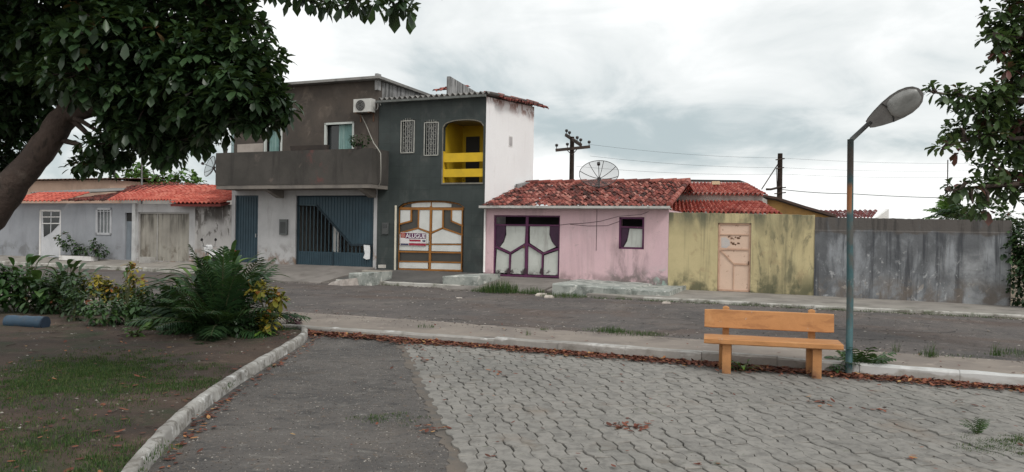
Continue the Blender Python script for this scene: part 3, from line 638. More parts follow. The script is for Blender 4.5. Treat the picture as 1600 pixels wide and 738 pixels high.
mb = MB(); mb.box(ub1-.10, ub1+.02, -.12, 0.1, ZB-.35, ZB+.22); mb.build('corner_post', M_party, bh)
# balcony
VB = 1.05
xb0, xb1 = U(337, 262, VB)[0], U(581, 262, VB)[0]; zt_ = U(460, 235.5, VB)[1]; zb_ = U(460, 288.5, VB)[1]
mb = MB(); mb.box(xb0, xb1, -VB, -VB+.12, zb_, zt_); mb.box(xb1-.12, xb1, -VB+.12, -.006, zb_, zt_+.003); mb.box(xb0, xb0+.12, -VB+.12, -.006, zb_, zt_-.003)
bal = mb.build('balcony', M_bpar, bh)
mb = MB(); mb.box(xb0+.02, xb1-.02, -VB+.02, -.004, zb_-.14, zb_-.003); mb.build('slab', mat('slab_concrete', (.20, .18, .16), (.13, .12, .11), 1.5), bal)
for px_ in (432, 577):
    mb = MB(); x = U(px_, 290, .3)[0]; mb.hexa([(x-.1, -.2, zb_-.42), (x+.1, -.2, zb_-.42), (x+.1, -.005, zb_-.42), (x-.1, -.005, zb_-.42)], [(x-.1, -VB+.1, zb_-.145), (x+.1, -VB+.1, zb_-.145), (x+.1, -.005, zb_-.145), (x-.1, -.005, zb_-.145)])
    mb.build('corbel', mat('corbel_render', (.22, .20, .18), (.14, .13, .12), 2), bal)
M_wfr = mat('window_frame_pale', (.50, .53, .51), (.42, .45, .43), 2)
M_curt = mat('teal_curtain', (.16, .27, .26), (.12, .21, .20), 4., .9, .2, [((.30, .40, .38), 3., (6, 1, .2), .5, .62, None, None, .6)])
for k, (a, b, c, d) in enumerate((bw1, bw2)):
    mb = MB(); mb.box(a+.01, b-.01, .14, .16, c, d-.01); win = mb.build('window', M_glass, bh)
    mb = MB(); f = [(a, c), (a, d), (b, d), (b, c)]; mb.bar(f if k == 0 else f+[(a, c)], .07, -.03, .06); mb.build('frame', M_wfr, win)
    mb = MB(); x0, x1 = (a+.12, a+(b-a)*.72) if k == 0 else (a+(b-a)*.42, b-.03); n = 30
    vs = []
    for i in range(n+1): x = x0+(x1-x0)*i/n; y = .115+.015*math.sin(i*1.3); vs += [(x, y, c+.02), (x, y, d-.03)]
    mb.add(vs, [(2*i, 2*i+2, 2*i+3, 2*i+1) for i in range(n)], True); mb.build('curtain', M_curt, win)
# narrow blue door
mb = MB(); zb0 = .36; mb.box(d0+.01, d1-.01, .09, .12, zb0, zd-.01)
for k in range(9): x = d0+.06+(d1-d0-.12)*k/8; mb.box(x-.02, x+.02, .072, .09, zb0+.04, zd-.06)
do = mb.build('door', M_bgate, bh); mb = MB(); mb.bar([(d0+.02, zb0), (d0+.02, zd-.02), (d1-.02, zd-.02), (d1-.02, zb0)], .05, .05, .088); mb.build('frame', M_bgate, do)
mb = MB(); mb.obox((d1-.14, .06, zb0+1.05), (.02, 0, 0), (0, .02, 0), (0, 0, .07)); mb.build('handle', M_metal, do)
# big gate with the see-through stair-shaped window
Zg = lambda pts: zpoly(440, 290, 4.611, pts)
mb = MB(); y_ = .10
zk = Zg([(95, 472)])[0][1]; zsb = Zg([(90, 578)])[0][1]
mb.box(g0+.03, g1-.03, y_, y_+.02, zsb, zk)
n = 34
for k in range(n): x = g0+.06+(g1-g0-.12)*k/(n-1); mb.box(x-.018, x+.018, y_-.016, y_, zsb+.02, zk-.02)
poly = Zg([(108, 80), (655, 80), (648, 428), (492, 428), (245, 148), (108, 142)]); mb.prism(poly, y_, y_+.02)
for k in range(26):                                  # ribs of the sheet above the diagonal
    x = g0+.06+(g1-g0-.12)*k/25; zt2 = zgb-.06
    qd, qe = Zg([(245, 148)])[0], Zg([(492, 428)])[0]
    zlow = qd[1]-.0 if x < qd[0] else (qe[1] if x > qe[0] else qd[1]+(qe[1]-qd[1])*(x-qd[0])/(qe[0]-qd[0]))
    if zt2-zlow > .1: mb.box(x-.018, x+.018, y_-.014, y_, zlow+.06, zt2)
bg = mb.build('gate', M_bgate, bh)
mb = MB(); mb.bar(Zg([(245, 148), (492, 428), (648, 428)]), .07, y_-.03, y_-.017); mb.bar([(g0+.03, zsb), (g0+.03, zgb-.03), (g1-.03, zgb-.03), (g1-.03, zsb)], .06, y_-.03, y_+.03); xm = Zg([(365, 300)])[0][0]
mb.bar([(xm, zsb), (xm, zk)], .05, y_-.03, y_-.017); mb.build('frame', mat('blue_frame_paint', (.020, .034, .045)), bg)
mb = MB()
qd, qe = Zg([(245, 148)])[0], Zg([(492, 428)])[0]
for k in range(20):
    x = g0+.08+(g1-g0-.2)*k/19
    zt2 = qd[1] if x < qd[0] else (qe[1] if x > qe[0] else qd[1]+(qe[1]-qd[1])*(x-qd[0])/(qe[0]-qd[0]))
    mb.box(x-.016, x+.016, y_+.001, y_+.018, zk, zt2-.02)
mb.build('bars', M_bgate, bg)
mb = MB(); mb.box(g0-.3, g1+.25, 3.4, 3.5, 0, zgb+.2); mb.box(g0-.3, g1+.25, .25, 3.38, zgb+.05, zgb+.2); mb.box(g0-.32, g0-.2, .21, 3.39, 0, zgb+.2); mb.box(g1+.1, g1+.25, .21, 3.39, 0, zgb+.2); mb.box(g0-.2, g1+.1, .21, 3.39, .2, .30)
qa, qb = Zg([(238, 160)])[0], Zg([(285, 470)])[0]; x = (qa[0]+qb[0])/2+.12; mb.m = 1; mb.box(x-.10, x+.14, .9, 1.1, .31, zgb+.04)
mb.build('entrance_hall', [mat('hall_wall', (.22, .22, .21)), mat('hall_pillar', (.62, .62, .60))], bh)
mb = MB(); a, b = U(438.5, 367), U(450.5, 343); mb.box(a[0], b[0], -.09, -.003, a[1], b[1]); mb.m = 1; mb.box(a[0]+.05, b[0]-.05, -.096, -.09, a[1]+.06, b[1]-.10); mb.build('meter_box', [mat('meter_case', (.12, .13, .13)), mat('meter_lid', (.07, .075, .075))], bh)
# cloth on the gate
mb = MB(); ctr = U(573, 393, 0)
vs = []; Zc = zpoly(440, 290, 4.611, [(592, 428), (634, 432), (637, 470), (634, 530), (612, 534), (589, 522), (600, 490), (594, 460)])
mb.prism(Zc, -.005, .02); o = fsolo(mb, 'cloth', mat('white_cloth', (.72, .73, .74), (.60, .62, .63), 6., .9, .8), 'white cloth hung over the edge of the big blue gate', 'cloth', ctr[0], ctr[1]-.4, 0)
# air conditioner
aa, ab = U(553, 176, .3), U(581, 154, .3)
ac = fthing('air_conditioner', 'white outdoor air conditioning unit high on the bare plaster wall', 'air conditioner', (aa[0]+ab[0])/2, aa[1])
mb = MB(); mb.box(aa[0], ab[0], -.34, -.07, aa[1], ab[1]); mb.build('casing', mat('ac_white', (.50, .50, .48), (.42, .42, .40), 3, .6), ac)
cx, cz = aa[0]+(ab[0]-aa[0])*.40, (aa[1]+ab[1])/2; mb = MB(); mb.tube([(cx, -.35, cz), (cx, -.341, cz)], .19, 20); mb.build('fan_grille', M_dark, ac)
mb = MB()
for k in range(4): mb.bar([(cx+.045*(k+1)*math.cos(t*math.pi/8), cz+.045*(k+1)*math.sin(t*math.pi/8)) for t in range(17)], .008, -.362, -.352)
mb.build('guard', mat('ac_grey', (.3, .3, .29)), ac)
for x in (aa[0]+.1, ab[0]-.1):
    mb = MB(); mb.box(x-.02, x+.02, -.36, -.005, aa[1]-.04, aa[1]-.003); mb.box(x-.02, x+.02, -.035, -.005, aa[1]-.3, aa[1]-.041)
    mb.build('bracket', M_rust, ac)
c = U(589, 165, .1); mb = MB(); mb.tube([(c[0]+.13*math.cos(t*.5)-.02*t*.3, -.06-.004*t, c[1]+.16*math.sin(t*.5)) for t in range(16)], .016, 6)
fsolo(mb, 'hose', mat('pale_hose', (.42, .42, .40)), 'coiled pale hose beside the outdoor air conditioning unit', 'hose', c[0], c[1]-.2)
mb = MB(); pts = [U(561, 177, .1), U(570, 195, .1), U(577, 213, .2), U(584, 224, .6), U(591, 232, .75), U(596, 240, .75), U(596.5, 262, .75), U(594.5, 285, .7), U(588, 297, .4)]
vv = [.02, .02, .1, .6, .8, .8, .8, .7, .4]; mb.tube([(p[0], -v, p[1]) for p, v in zip(pts, vv)], .017, 6)
fsolo(mb, 'cable', mat('grey_cable', (.34, .33, .30)), 'thick pale cable hanging over the balcony end beside slate wall', 'cable', pts[4][0], pts[8][1])

# ---- pink house
M_pink = mat('pink_wall', (.62, .435, .465), (.56, .395, .43), .6, .85, .25, [
    ((.40, .30, .31), 2.2, (3.0, 1, .12), .54, .68, None, None, .35), ((.36, .30, .29), 6., (1, 1, 1), .62, .68, None, None, .45),
    ((.66, .50, .53), 1.1, (1, 1, .6), .5, .72, None, None, .5),
    ((.30, .23, .23), 1.3, (1.5, 1, .25), .52, .72, None, None, .38),
    ((.11, .12, .105), 2.4, (1, 1, 1), .42, .60, (.75, .15), (.9, 1.5), .85),
    ((.15, .12, .12), 1.8, (1.6, 1, .28), .40, .62, (1.5, 1.2), (1.2, 1.7, 2.5, 2.0), .75), ((.30, .43, .38), 2.6, (1, 1, 1), .50, .60, (.7, .35), (2.35, 2.8), .7),
    ((.20, .15, .15), 3., (1, 1, 1), .40, .60, (.42, .18), None, .6)], bs=20)
M_purple = mat('purple_paint', (.10, .022, .075), (.075, .018, .055), 3., .5, .15, [((.16, .10, .12), 5., (1, 1, 1), .56, .7, None, None, .5)])
M_dpur = mat('dark_purple_sheet', (.050, .018, .045), (.035, .014, .034), 3., .5)
M_gsheet = mat('faded_white_sheet', (.50, .52, .49), (.41, .43, .40), 1.4, .6, .2, [
    ((.26, .25, .235), 2.2, (2, 1, .4), .53, .72, None, None, .6), ((.06, .05, .05), 7., (1, 1, 1), .48, .58, (.42, .3), None, .9)])
up0, up1 = -.99, 5.07; ZP = 2.46
ph = fthing('pink_house', 'low pink house with a purple framed gate and weathered tile roof', 'house', (up0+up1)/2, .1)
Zp = lambda pts: zpoly(740, 200, 2.634, pts)
pg0, pg1 = Zp([(82, 480)])[0][0], Zp([(354, 480)])[0][0]; zpt = Zp([(220, 360)])[0][1]; zpb = Zp([(200, 608)])[0][1]
pw = (Zp([(598, 430)])[0][0], Zp([(702, 430)])[0][0], Zp([(650, 499)])[0][1], Zp([(650, 367)])[0][1])
mb = MB(); wall(mb, up0+.002, up1, -.3, ZP, [(pg0, pg1, -.31, zpt), pw], 0, .15); mb.build('front_wall', M_pink, ph)
mb = MB(); mb.box(up1-.15, up1, .153, 6.8, -.3, ZP-.03); mb.box(up0+.01, up1-.152, 6.65, 6.8, -.3, ZP); mb.build('back_wall', M_pink, ph)
mb = MB(); mb.box(pg0-.1, pg1+.1, 1.2, 1.25, -.2, zpt+.2); mb.build('dark_room', M_dark, ph); mb = MB(); mb.box(pw[0]-.1, pw[1]+.1, .8, .85, pw[2]-.2, pw[3]+.1); mb.build('dark_room', M_dark, ph)
mb = MB()
for p in ([(130,402),(210,404),(207,474),(148,510),(106,490),(121,470),(131,440)], [(228,405),(310,405),(308,440),(318,468),(335,490),(285,512),(228,474)], [(92,500),(143,522),(140,598),(86,595)], [(152,522),(207,487),(205,603),(148,600)], [(222,487),(277,522),(275,605),(220,603)], [(287,525),(345,505),(342,607),(284,605)]):
    mb.prism(Zp(p), .08, .10)
gt = mb.build('gate', M_gsheet, ph)
for p in ([(89,400),(128,402),(129,430),(120,464),(104,488),(89,488)], [(311,403),(352,403),(350,493),(336,488),(320,465),(310,438)]):
    mb = MB(); mb.prism(Zp(p), .06, .079); mb.build('corner_panel', M_dpur, gt)
mb = MB()
for p, w in (([(86,360),(80,608)], .075), ([(355,360),(348,614)], .07), ([(219,360),(213,612)], .09), ([(84,362),(356,364)], .05), ([(86,399),(354,402)], .05), ([(79,606),(348,613)], .06),
             ([(92,490),(148,516),(210,480)], .06), ([(148,516),(144,604)], .05), ([(224,480),(282,518),(350,496)], .06), ([(282,518),(279,607)], .05)):
    mb.bar(Zp(p), w, .035+.001*random.random(), .078)
mb.build('frame', M_purple, gt)
mb = MB()
for x_ in (143, 211, 279):
    mb = MB(); q = Zp([(x_, 588)])[0]; mb.prism([(q[0]-.07, q[1]-.1), (q[0]+.07, q[1]-.1), (q[0]+.05, q[1]+.04), (q[0], q[1]+.10), (q[0]-.05, q[1]+.04)], .02, .034)
    mb.build('bolt', mat('peeling_purple', (.05, .03, .04)), gt)
q = Zp([(206, 490)])[0]; mb = MB(); mb.obox((q[0], .02, q[1]), (.03, 0, 0), (0, .015, 0), (0, 0, .04)); mb.build('lock', M_rust, gt)
mb = MB(); mb.prism(Zp([(640,414),(693,416),(690,494),(614,493),(630,466)]), .07, .09); wn = mb.build('window', M_gsheet, ph)
mb = MB(); mb.prism(Zp([(602,408),(638,411),(634,445),(622,474),(610,490),(601,490)]), .05, .069); mb.build('corner_panel', M_dpur, wn)
mb = MB(); mb.bar([(pw[0]+.03, pw[2]+.03), (pw[1]-.03, pw[2]+.03), (pw[1]-.03, pw[3]-.03), (pw[0]+.03, pw[3]-.03), (pw[0]+.03, pw[2]+.03)], .06, .02, .048); mb.bar(Zp([(600, 407), (698, 411)]), .05, .021, .047); mb.build('frame', M_purple, wn)
# roof
eL, eR = (up0+.03, -.30, ZP+.07), (up1+.06, -.30, ZP+.07); DR = 3.5; ZR = 3.50
mb = MB(); rr = random.Random(3)
tiles(mb, eL, eR, (up0+.03, DR, ZR), (up1-.05, DR, ZR), 36, 14, .046, .20, tint=(.0, .97), rnd=rr)
tiles(mb, (up1-.05, 7.1, ZP+.07), (up0+.03, 7.1, ZP+.07), (up1-.05, DR, ZR), (up0+.03, DR, ZR), 30, 10, .052, .2, tint=(.0, .9), rnd=rr)
rf = mb.build('roof', M_tile_old, ph)
mb = MB()
for k in range(13):
    x0, x1 = up0+.05+k*.46, up0+.05+(k+1)*.46+.04; mb.tint = random.uniform(.1, .9); mb.tube([(x0, DR, ZR+.035), (x1, DR, ZR+.05)], [.085, .10], 10, True, False)
mb.build('ridge', M_tile_old, rf)
mb = MB(); rr = random.Random(5)
for k in range(9):                                   # verge tiles down the open end
    t0, t1 = k/9, (k+1.15)/9; mb.tint = rr.uniform(.1, .9); p0 = Vector(eR).lerp(Vector((up1-.05, DR, ZR)), t0); p1 = Vector(eR).lerp(Vector((up1-.05, DR, ZR)), t1); mb.tube([p0+Vector((.0, 0, .05)), p1+Vector((0, 0, .03))], [.085, .075], 9, True, False)
mb.build('verge', M_tile_old, rf)
M_fascia = mat('grey_white_fascia', (.50, .49, .47), (.38, .37, .355), 1.6, .8, .2, [((.14, .13, .12), 2., (1, 1, 1), .5, .64, None, None, .6)])
mb = MB(); mb.box(up0-.02, up1+.10, -.42, -.30, ZP+.0, ZP+.075); mb.box(up0-.02, up1+.10, -.30, -.003, ZP-.012, ZP+.012); mb.build('gutter', M_fascia, ph)
mb = MB(); a = U(800, 297, -2.2); mb.hexa([(up0+.05, 2.5, 3.15), (up0+.25, 2.5, 3.15), (up0+.25, 4.2, 3.3), (up0+.05, 4.2, 3.3)], [(up0+.05, 2.5, 3.42), (up0+.25, 2.5, 3.42), (up0+.25, 4.2, 3.68), (up0+.05, 4.2, 3.68)]); mb.build('flashing', M_party, ph)
mb = MB(); cw = []
for (x_, y__) in ((355, 400), (395, 395), (450, 393), (520, 385), (600, 364), (690, 357), (720, 345)): q = Zp([(x_, y__)])[0]; cw.append((q[0], -.012, q[1]))
mb.tube(cw, .006, 5); mb.tube([(Zp([(508, 335)])[0][0], -.012, ZP-.02), (Zp([(505, 505)])[0][0], -.012, Zp([(505, 505)])[0][1])], .006, 5)
cw = [(Zp([p])[0][0], -.012, Zp([p])[0][1]) for p in ((398, 397), (470, 404), (550, 403), (600, 385))]; mb.tube(cw, .006, 5)
mb.build('wiring', mat('black_wire', (.02, .02, .02)), ph)
# peeling concrete step along the pink house
M_step = mat('peeling_step', (.36, .375, .35), (.22, .24, .225), 2.4, .9, .6, [((.10, .115, .105), 2.4, (1, 1, 1.4), .49, .62, None, None, .7), ((.62, .62, .58), 4., (1, 1, 1), .54, .64, None, None, .7), ((.05, .07, .03), 3., (1, 1, 1), .5, .64, (.16, .02), None, .8)], bs=18)
def block(name, label, rows, m=M_step, cat='step', ch=.012, group=None):   # rows: (u, v_back, v_front, z_bottom, z_top)
    mb = MB(); vs = []; fine = []
    for a, b in zip(rows, rows[1:]):
        k = max(1, int((b[0]-a[0])/.18)); fine += [tuple(a[i]+(b[i]-a[i])*j/k for i in range(5)) for j in range(k)]
    fine.append(rows[-1]); n = len(fine)
    for u, vb, vf, z0_, z1_ in fine:
        q = lambda s: ch*2*mnoise.noise(Vector((u*3.3, s*2.7, vf)))
        vs += [(u, -vb, z0_), (u, -vb, z1_+q(1)), (u, -vf+.03+q(6), z1_+q(2)), (u, -vf-abs(q(3)), z1_-.03+q(4)), (u, -vf+q(5), z0_)]
    mb.add(vs, [(5*i+j+1, 5*i+6+j, 5*i+5+j, 5*i+j) for i in range(n-1) for j in range(4)]+[(0, 1, 2, 3, 4), tuple(5*(n-1)+j for j in (4, 3, 2, 1, 0))])
    u0_ = (rows[0][0]+rows[-1][0])/2
    return fsolo(mb, name, m, label, cat, u0_, rows[0][3], (rows[0][1]+rows[0][2])/2, group)
VT = 2.6
t0, t1, t2 = U(863, 443, VT), U(985, 452, VT), U(1045, 455, VT); print('terrace', t0, t1, t2, U(863, 458, VT), U(1045, 468, VT))
block('step', 'long peeling concrete step along the foot of the pink wall', [(t0[0], .003, VT, -.15, t0[1]), (t1[0], .003, VT, -.15, t1[1]+.01), (t1[0]+.03, .003, VT-.12, -.15, t1[1]-.03), (t2[0], .003, VT-.15, -.15, t2[1])])
a, b = U(693, 431, 2.2), U(748, 431, 2.2); print('blk', a, b)
block('step', 'white-edged concrete block before the dark slate house, by the pink gate', [(a[0], .6, 2.25, -.1, a[1]), (b[0], .6, 2.25, -.1, b[1])])
a, b = U(545, 427, 2.9), U(580, 427, 2.9)
block('step', 'broken white-edged concrete block between blue gate and slate house', [(a[0], 1.7, 2.9, -.1, a[1]), (b[0], 1.7, 2.9, -.1, b[1])])
mb = MB(); a, b = U(577, 425, 1.9), U(607, 423, 1.5); mb.obox(((a[0]+b[0])/2, -1.8, a[1]+.03), (.45, .10, .0), (-.04, .16, 0), (0, 0, .02)); fsolo(mb, 'plank', mat('old_board', (.36, .33, .29), (.26, .24, .21), 3), 'short grey board lying across the broken block by slate house', 'plank', a[0], a[1], 1.8)
mb = MB(); a = U(594, 421, 1.7); mb.obox((a[0]+.1, -1.75, a[1]+.10), (.09, .01, 0), (0, .08, 0), (0, 0, .05)); fsolo(mb, 'stone', mat('pale_stone', (.42, .40, .37)), 'small pale stone resting on the grey board', 'stone', a[0]+.1, a[1], 1.75)
mb = MB(); a = U(516, 441, 3.25); b = U(548, 436, 3.0); mb.hexa([(a[0]-.15, -3.35, -.1), (b[0], -3.45, -.1), (b[0]+.25, -2.9, -.1), (a[0]+.5, -2.95, -.1)], [(a[0]+.1, -3.3, .07), (b[0], -3.4, .16), (b[0]+.2, -2.95, .2), (a[0]+.6, -2.98, .12)])
fsolo(mb, 'rubble', mat('broken_concrete', (.42, .38, .35), (.28, .25, .23), 5., .9, .8, bs=9, bd=.05), 'wedge of broken pale concrete at the ramp foot before the blue gate', 'rubble', b[0], 0, 3.2)

# ---- yellow wall with the peach door
M_ywall = mat('mouldy_yellow_wall', (.50, .425, .245), (.42, .36, .205), .7, .9, .3, [
    ((.16, .15, .095), 1.6, (3.2, 1, .12), .52, .66, None, None, .55), ((.085, .09, .065), 3.2, (1.6, 1, .5), .52, .64, None, (-.4, .6), .6),
    ((.56, .51, .30), 1.2, (1, 1, .7), .52, .72, None, None, .55),
    ((.095, .10, .07), 1.5, (1.6, 1, .30), .36, .60, (1.55, 2.25), None, .9), ((.13, .125, .08), 1.1, (1.5, 1, .35), .42, .66, None, (.2, 1.2), .72),
    ((.075, .08, .05), 1.8, (1, 1, .8), .40, .60, (.85, .15), None, .85), ((.30, .22, .13), 2.6, (1, 1, 1), .56, .68, None, None, .4)], bs=18)
M_peach = mat('peach_door_paint', (.62, .455, .355), (.56, .41, .32), 1.6, .6, .12, [((.20, .085, .05), 6., (1, 1, 1), .62, .68, None, None, .7)])
uy0, uy1 = up1+.004, 9.13; ZY0, ZY1 = 2.36, 2.30
yw = fthing('garden_wall', 'mouldy yellow street wall with a peach metal door', 'wall', (uy0+uy1)/2, .05)
Zy = lambda pts: zpoly(1100, 330, 4.921, pts)
yd0, yd1 = Zy([(104, 350)])[0][0], Zy([(360, 350)])[0][0]; zyt = Zy([(240, 92)])[0][1]; zyb = Zy([(220, 615)])[0][1]
mb = MB(); wall(mb, uy0, uy1, -.3, 2.20, [(yd0, yd1, -.31, zyt)], 0, .17)
n = 26; rr = random.Random(9); vs = []
for k in range(n+1): x = uy0+(uy1-uy0)*k/n; z = ZY0+(ZY1-ZY0)*k/n+rr.uniform(-.012, .012); vs += [(x, 0, 2.20), (x, 0, z), (x, .17, z+.01), (x, .17, 2.20)]
mb.add(vs, [(4*i+j, 4*i+4+j, 4*i+5+j, 4*i+1+j) for i in range(n) for j in range(3)]+[(0, 1, 2, 3), tuple(4*n+j for j in (3, 2, 1, 0))])
mb.build('wall', M_ywall, yw)
mb = MB(); mb.box(yd0+.012, yd1-.012, .055, .085, zyb, zyt-.012); dr = mb.build('door', M_peach, yw)
mb = MB()
for p, w in (([(118,181),(352,184)], .022), ([(118,293),(350,297)], .05), ([(118,295),(228,408)], .03), ([(236,408),(345,412)], .05), ([(226,408),(222,612)], .014)): mb.bar(Zy(p), w, .032+.001*random.random(), .053)
mb.bar([(yd0+.03, zyb+.01), (yd1-.035, zyb+.01), (yd1-.035, zyt-.03), (yd0+.03, zyt-.03), (yd0+.03, zyb+.01)], .045, .030, .054); mb.build('rail', mat('peach_rail_paint', (.50, .33, .24), (.40, .25, .18), 4), dr)
mb = MB(); rr = random.Random(4)
for cx, cz, r in ((190, 198, 9), (213, 210, 8), (262, 208, 16), (240, 203, 8), (222, 248, 15), (262, 250, 13), (240, 258, 9), (208, 243, 7), (225, 215, 6), (276, 195, 7)):
    mb.prism(Zy([(cx+r*rr.uniform(.6, 1.3)*math.cos(t*math.pi/5), cz+r*.75*rr.uniform(.5, 1.3)*math.sin(t*math.pi/5)) for t in range(10)]), .0515+.0002*r*.1, .0545)
mb.build('rust_patch', M_rust, dr)
mb = MB(); mb.prism(Zy([(130, 205), (165, 200), (195, 225), (198, 262), (170, 285), (132, 280)]), .0525, .0548); mb.build('faded_patch', mat('blue_grey_patch', (.42, .42, .43), (.5, .45, .42), 6), dr)
q = Zy([(342, 400)])[0]; mb = MB(); mb.obox((q[0], .03, q[1]), (.015, 0, 0), (0, .02, 0), (0, 0, .05)); mb.build('handle', M_rust, dr)
# red roofed house behind the yellow wall
rh = fthing('tiled_house', 'low house with two tiers of red tiles behind the yellow wall', 'house', 7.2, 0, v0=-4)
M_cream = mat('grey_cream_wall', (.42, .40, .37), (.34, .32, .30), 1.2, .9, .2, [((.17, .16, .15), 1.5, (1.5, 1, .4), .5, .68, None, None, .6)])
def row(px0, px1, py, d): a, b = U(px0, py, -d), U(px1, py+(px1-px0)*.012, -d); return (a[0], d, a[1]), (b[0], d, b[1])
e0, e1 = row(1040, 1222, 333, 2.2); r0, r1 = row(1043, 1190, 315, 4.4)
mb = MB(); tiles(mb, e0, e1, r0, r1, 26, 6, .075, .06, tint=(.05, 1.), lip=.035); mb.build('lower_roof', M_tile_new, rh)
w0, w1_ = row(1036, 1191, 317, 4.41); w2_, w3_ = row(1036, 1191, 300, 4.41)
mb = MB(); mb.hexa([w0, w1_, (w1_[0], 4.6, w1_[2]), (w0[0], 4.6, w0[2])], [w2_, w3_, (w3_[0], 4.6, w3_[2]), (w2_[0], 4.6, w2_[2])]); mb.build('upper_wall', M_cream, rh)
e0, e1 = row(1018, 1200, 303.5, 4.25); r0, r1 = row(1022, 1168, 286.5, 7.0)
mb = MB(); tiles(mb, e0, e1, r0, r1, 26, 8, .075, .06, tint=(.05, 1.), lip=.035); ur = mb.build('upper_roof', M_tile_new, rh)
mb = MB(); p0, p1 = Vector(e0), Vector(r0)
for k in range(9): a, b = p0.lerp(p1, k/9), p0.lerp(p1, (k+1.1)/9); mb.tint = random.uniform(.3, 1); mb.tube([a+Vector((-.03, 0, .05)), b+Vector((-.03, 0, .03))], [.10, .085], 8, True, False)
mb.build('verge', M_tile_or, ur)
mb = MB(); a, b = row(1019, 1166, 286.5, 7.05); c, d = row(1019, 1166, 283.5, 7.05); mb.hexa([a, b, (b[0], 7.3, b[2]), (a[0], 7.3, a[2])], [c, d, (d[0], 7.3, d[2]), (c[0], 7.3, c[2])]); mb.build('ridge', M_white, rh)
mb = MB(); mb.box(5.5, w1_[0]-.02, 4.62, 6.8, -.3, e0[2]-.1); mb.build('wall', M_cream, rh)
mb = MB(); q = U(1118, 288, -6.0); mb.obox((q[0], 6.1, q[1]+.05), (.13, 0, 0), (0, .10, 0), (0, .0, .06)); mb.build('mortar_lump', mat('pale_mortar', (.62, .50, .33)), ur)
dk = fthing('dark_roof_house', 'dark edged flat roof just above the red tiled ridge', 'house', 7.0, 0, v0=-9)
mb = MB(); a, b = row(1019, 1156, 286, 8.6); c, d = row(1019, 1156, 280, 8.6); mb.hexa([a, b, (b[0], 12, b[2]), (a[0], 12, a[2])], [c, d, (d[0], 12, d[2]+.1), (c[0], 12, c[2]+.1)]); mb.build('roof', mat('dark_fascia', (.05, .046, .044)), dk)
mb = MB(); mb.box(a[0]+.2, b[0]-.1, 8.8, 11.8, -.3, a[2]-.03); mb.build('wall', M_cream, dk)
# ochre gabled building and the one with maroon roof
oh = fthing('ochre_house', 'ochre gable wall with a sloping dark roof edge right of the red tiles', 'house', 11, 0, v0=-7)
D_ = 6.9; pts = [(1180, 309), (1214, 314), (1258, 328), (1303, 341), (1303, 356), (1180, 356)]
mb = MB(); mb.prism([U(x, y, -D_) for x, y in pts], D_, D_+.2); mb.build('gable_wall', mat('ochre_wall', (.44, .26, .095), (.36, .21, .08), 1.2, .9, .25, [((.20, .13, .07), 1.5, (1, 1, .5), .5, .68, None, None, .6)]), oh)
mb = MB(); top = [U(x, y, -D_) for x, y in ((1182, 306.5), (1214, 312), (1258, 326), (1307, 340))]
for (xa, za), (xb, zb2) in zip(top, top[1:]): mb.hexa([(xa, D_-.25, za), (xb, D_-.25, zb2), (xb, D_+2, zb2), (xa, D_+2, za)], [(xa, D_-.25, za+.09), (xb, D_-.25, zb2+.09), (xb, D_+2, zb2+.09), (xa, D_+2, za+.09)])
mb.build('roof', mat('dark_brown_roof_edge', (.085, .055, .045), (.055, .04, .034), 4.), oh)
mb = MB(); mb.box(top[0][0]+.2, top[3][0]-.4, D_+.2, D_+1.9, -.3, top[3][1]-.15); mb.build('side_wall', M_cream, oh)
mh = fthing('maroon_roof_house', 'distant low house with maroon roof and white fascia above grey wall', 'house', 12.4, 0, v0=-9)
D_ = 9.; q = lambda x, y: (lambda p: (p[0], D_, p[1]))(U(x, y, -D_))
mb = MB(); a, b = q(1288, 341), q(1362, 341.5); c, d = q(1262, 329.5), q(1378, 330.5); c = (c[0], D_+2.5, c[2]+.08); d = (d[0], D_+2.5, d[2]+.12)
tiles(mb, (a[0], D_-.2, a[2]), (b[0], D_-.2, b[2]), c, d, 14, 5, .04, .05, tint=(.1, .6)); mb.build('roof', tintmat('maroon_tile', [(0, (.10, .028, .028)), (1, (.19, .05, .045))], rough=.8), mh)
mb = MB(); g_, h_ = q(1289, 341.5), q(1367, 342); mb.box(g_[0], h_[0], D_-.32, D_-.2, g_[2]-.10, g_[2]+.02); i_ = q(1377, 331); mb.hexa([(h_[0], D_-.2, h_[2]-.25), (h_[0]+.06, D_-.2, h_[2]-.25), (i_[0]+.4, D_+2.5, h_[2]-.2), (i_[0]+.3, D_+2.5, h_[2]-.2)], [(h_[0], D_-.2, h_[2]+.03), (h_[0]+.06, D_-.2, h_[2]+.03), (i_[0]+.4, D_+2.5, i_[2]+.2), (i_[0]+.3, D_+2.5, i_[2]+.2)]); mb.build('fascia', M_white, mh)
mb = MB(); mb.box(g_[0]+.2, h_[0]-.05, D_+.1, D_+2.4, -.3, g_[2]-.12); mb.build('wall', M_cream, mh)

# ---- grey street wall
M_gwall = mat('flaking_grey_wall', (.132, .138, .147), (.086, .091, .099), .9, .9, .5, [
    ((.34, .36, .385), 1.2, (1.3, 1, .6), .47, .66, (2.0, 1.6), None, .6), ((.40, .415, .43), 1.0, (1, 1, .8), .42, .62, (1.6, 1.2), (.2, 1.4), .6), ((.42, .43, .44), 5.0, (1, 1, .8), .60, .66, (1.5, 1.1), None, .7), ((.045, .048, .055), 1.6, (2.6, 1, .16), .48, .62, None, None, .8), ((.30, .31, .32), 7., (1, 1, .7), .60, .65, (1.3, .9), None, .75),
    ((.135, .115, .10), 1.7, (1, 1, .8), .44, .60, (.78, .3), None, .85), ((.30, .27, .24), 4.5, (1, 1, .8), .57, .66, (.75, .3), None, .8),
    ((.095, .085, .078), 1.6, (1.2, 1, .5), .28, .46, (1.80, 1.90), None, .9), ((.045, .042, .04), 2.2, (3, 1, .25), .50, .62, (1.7, 1.95), None, .7)], bs=16, bd=.014)
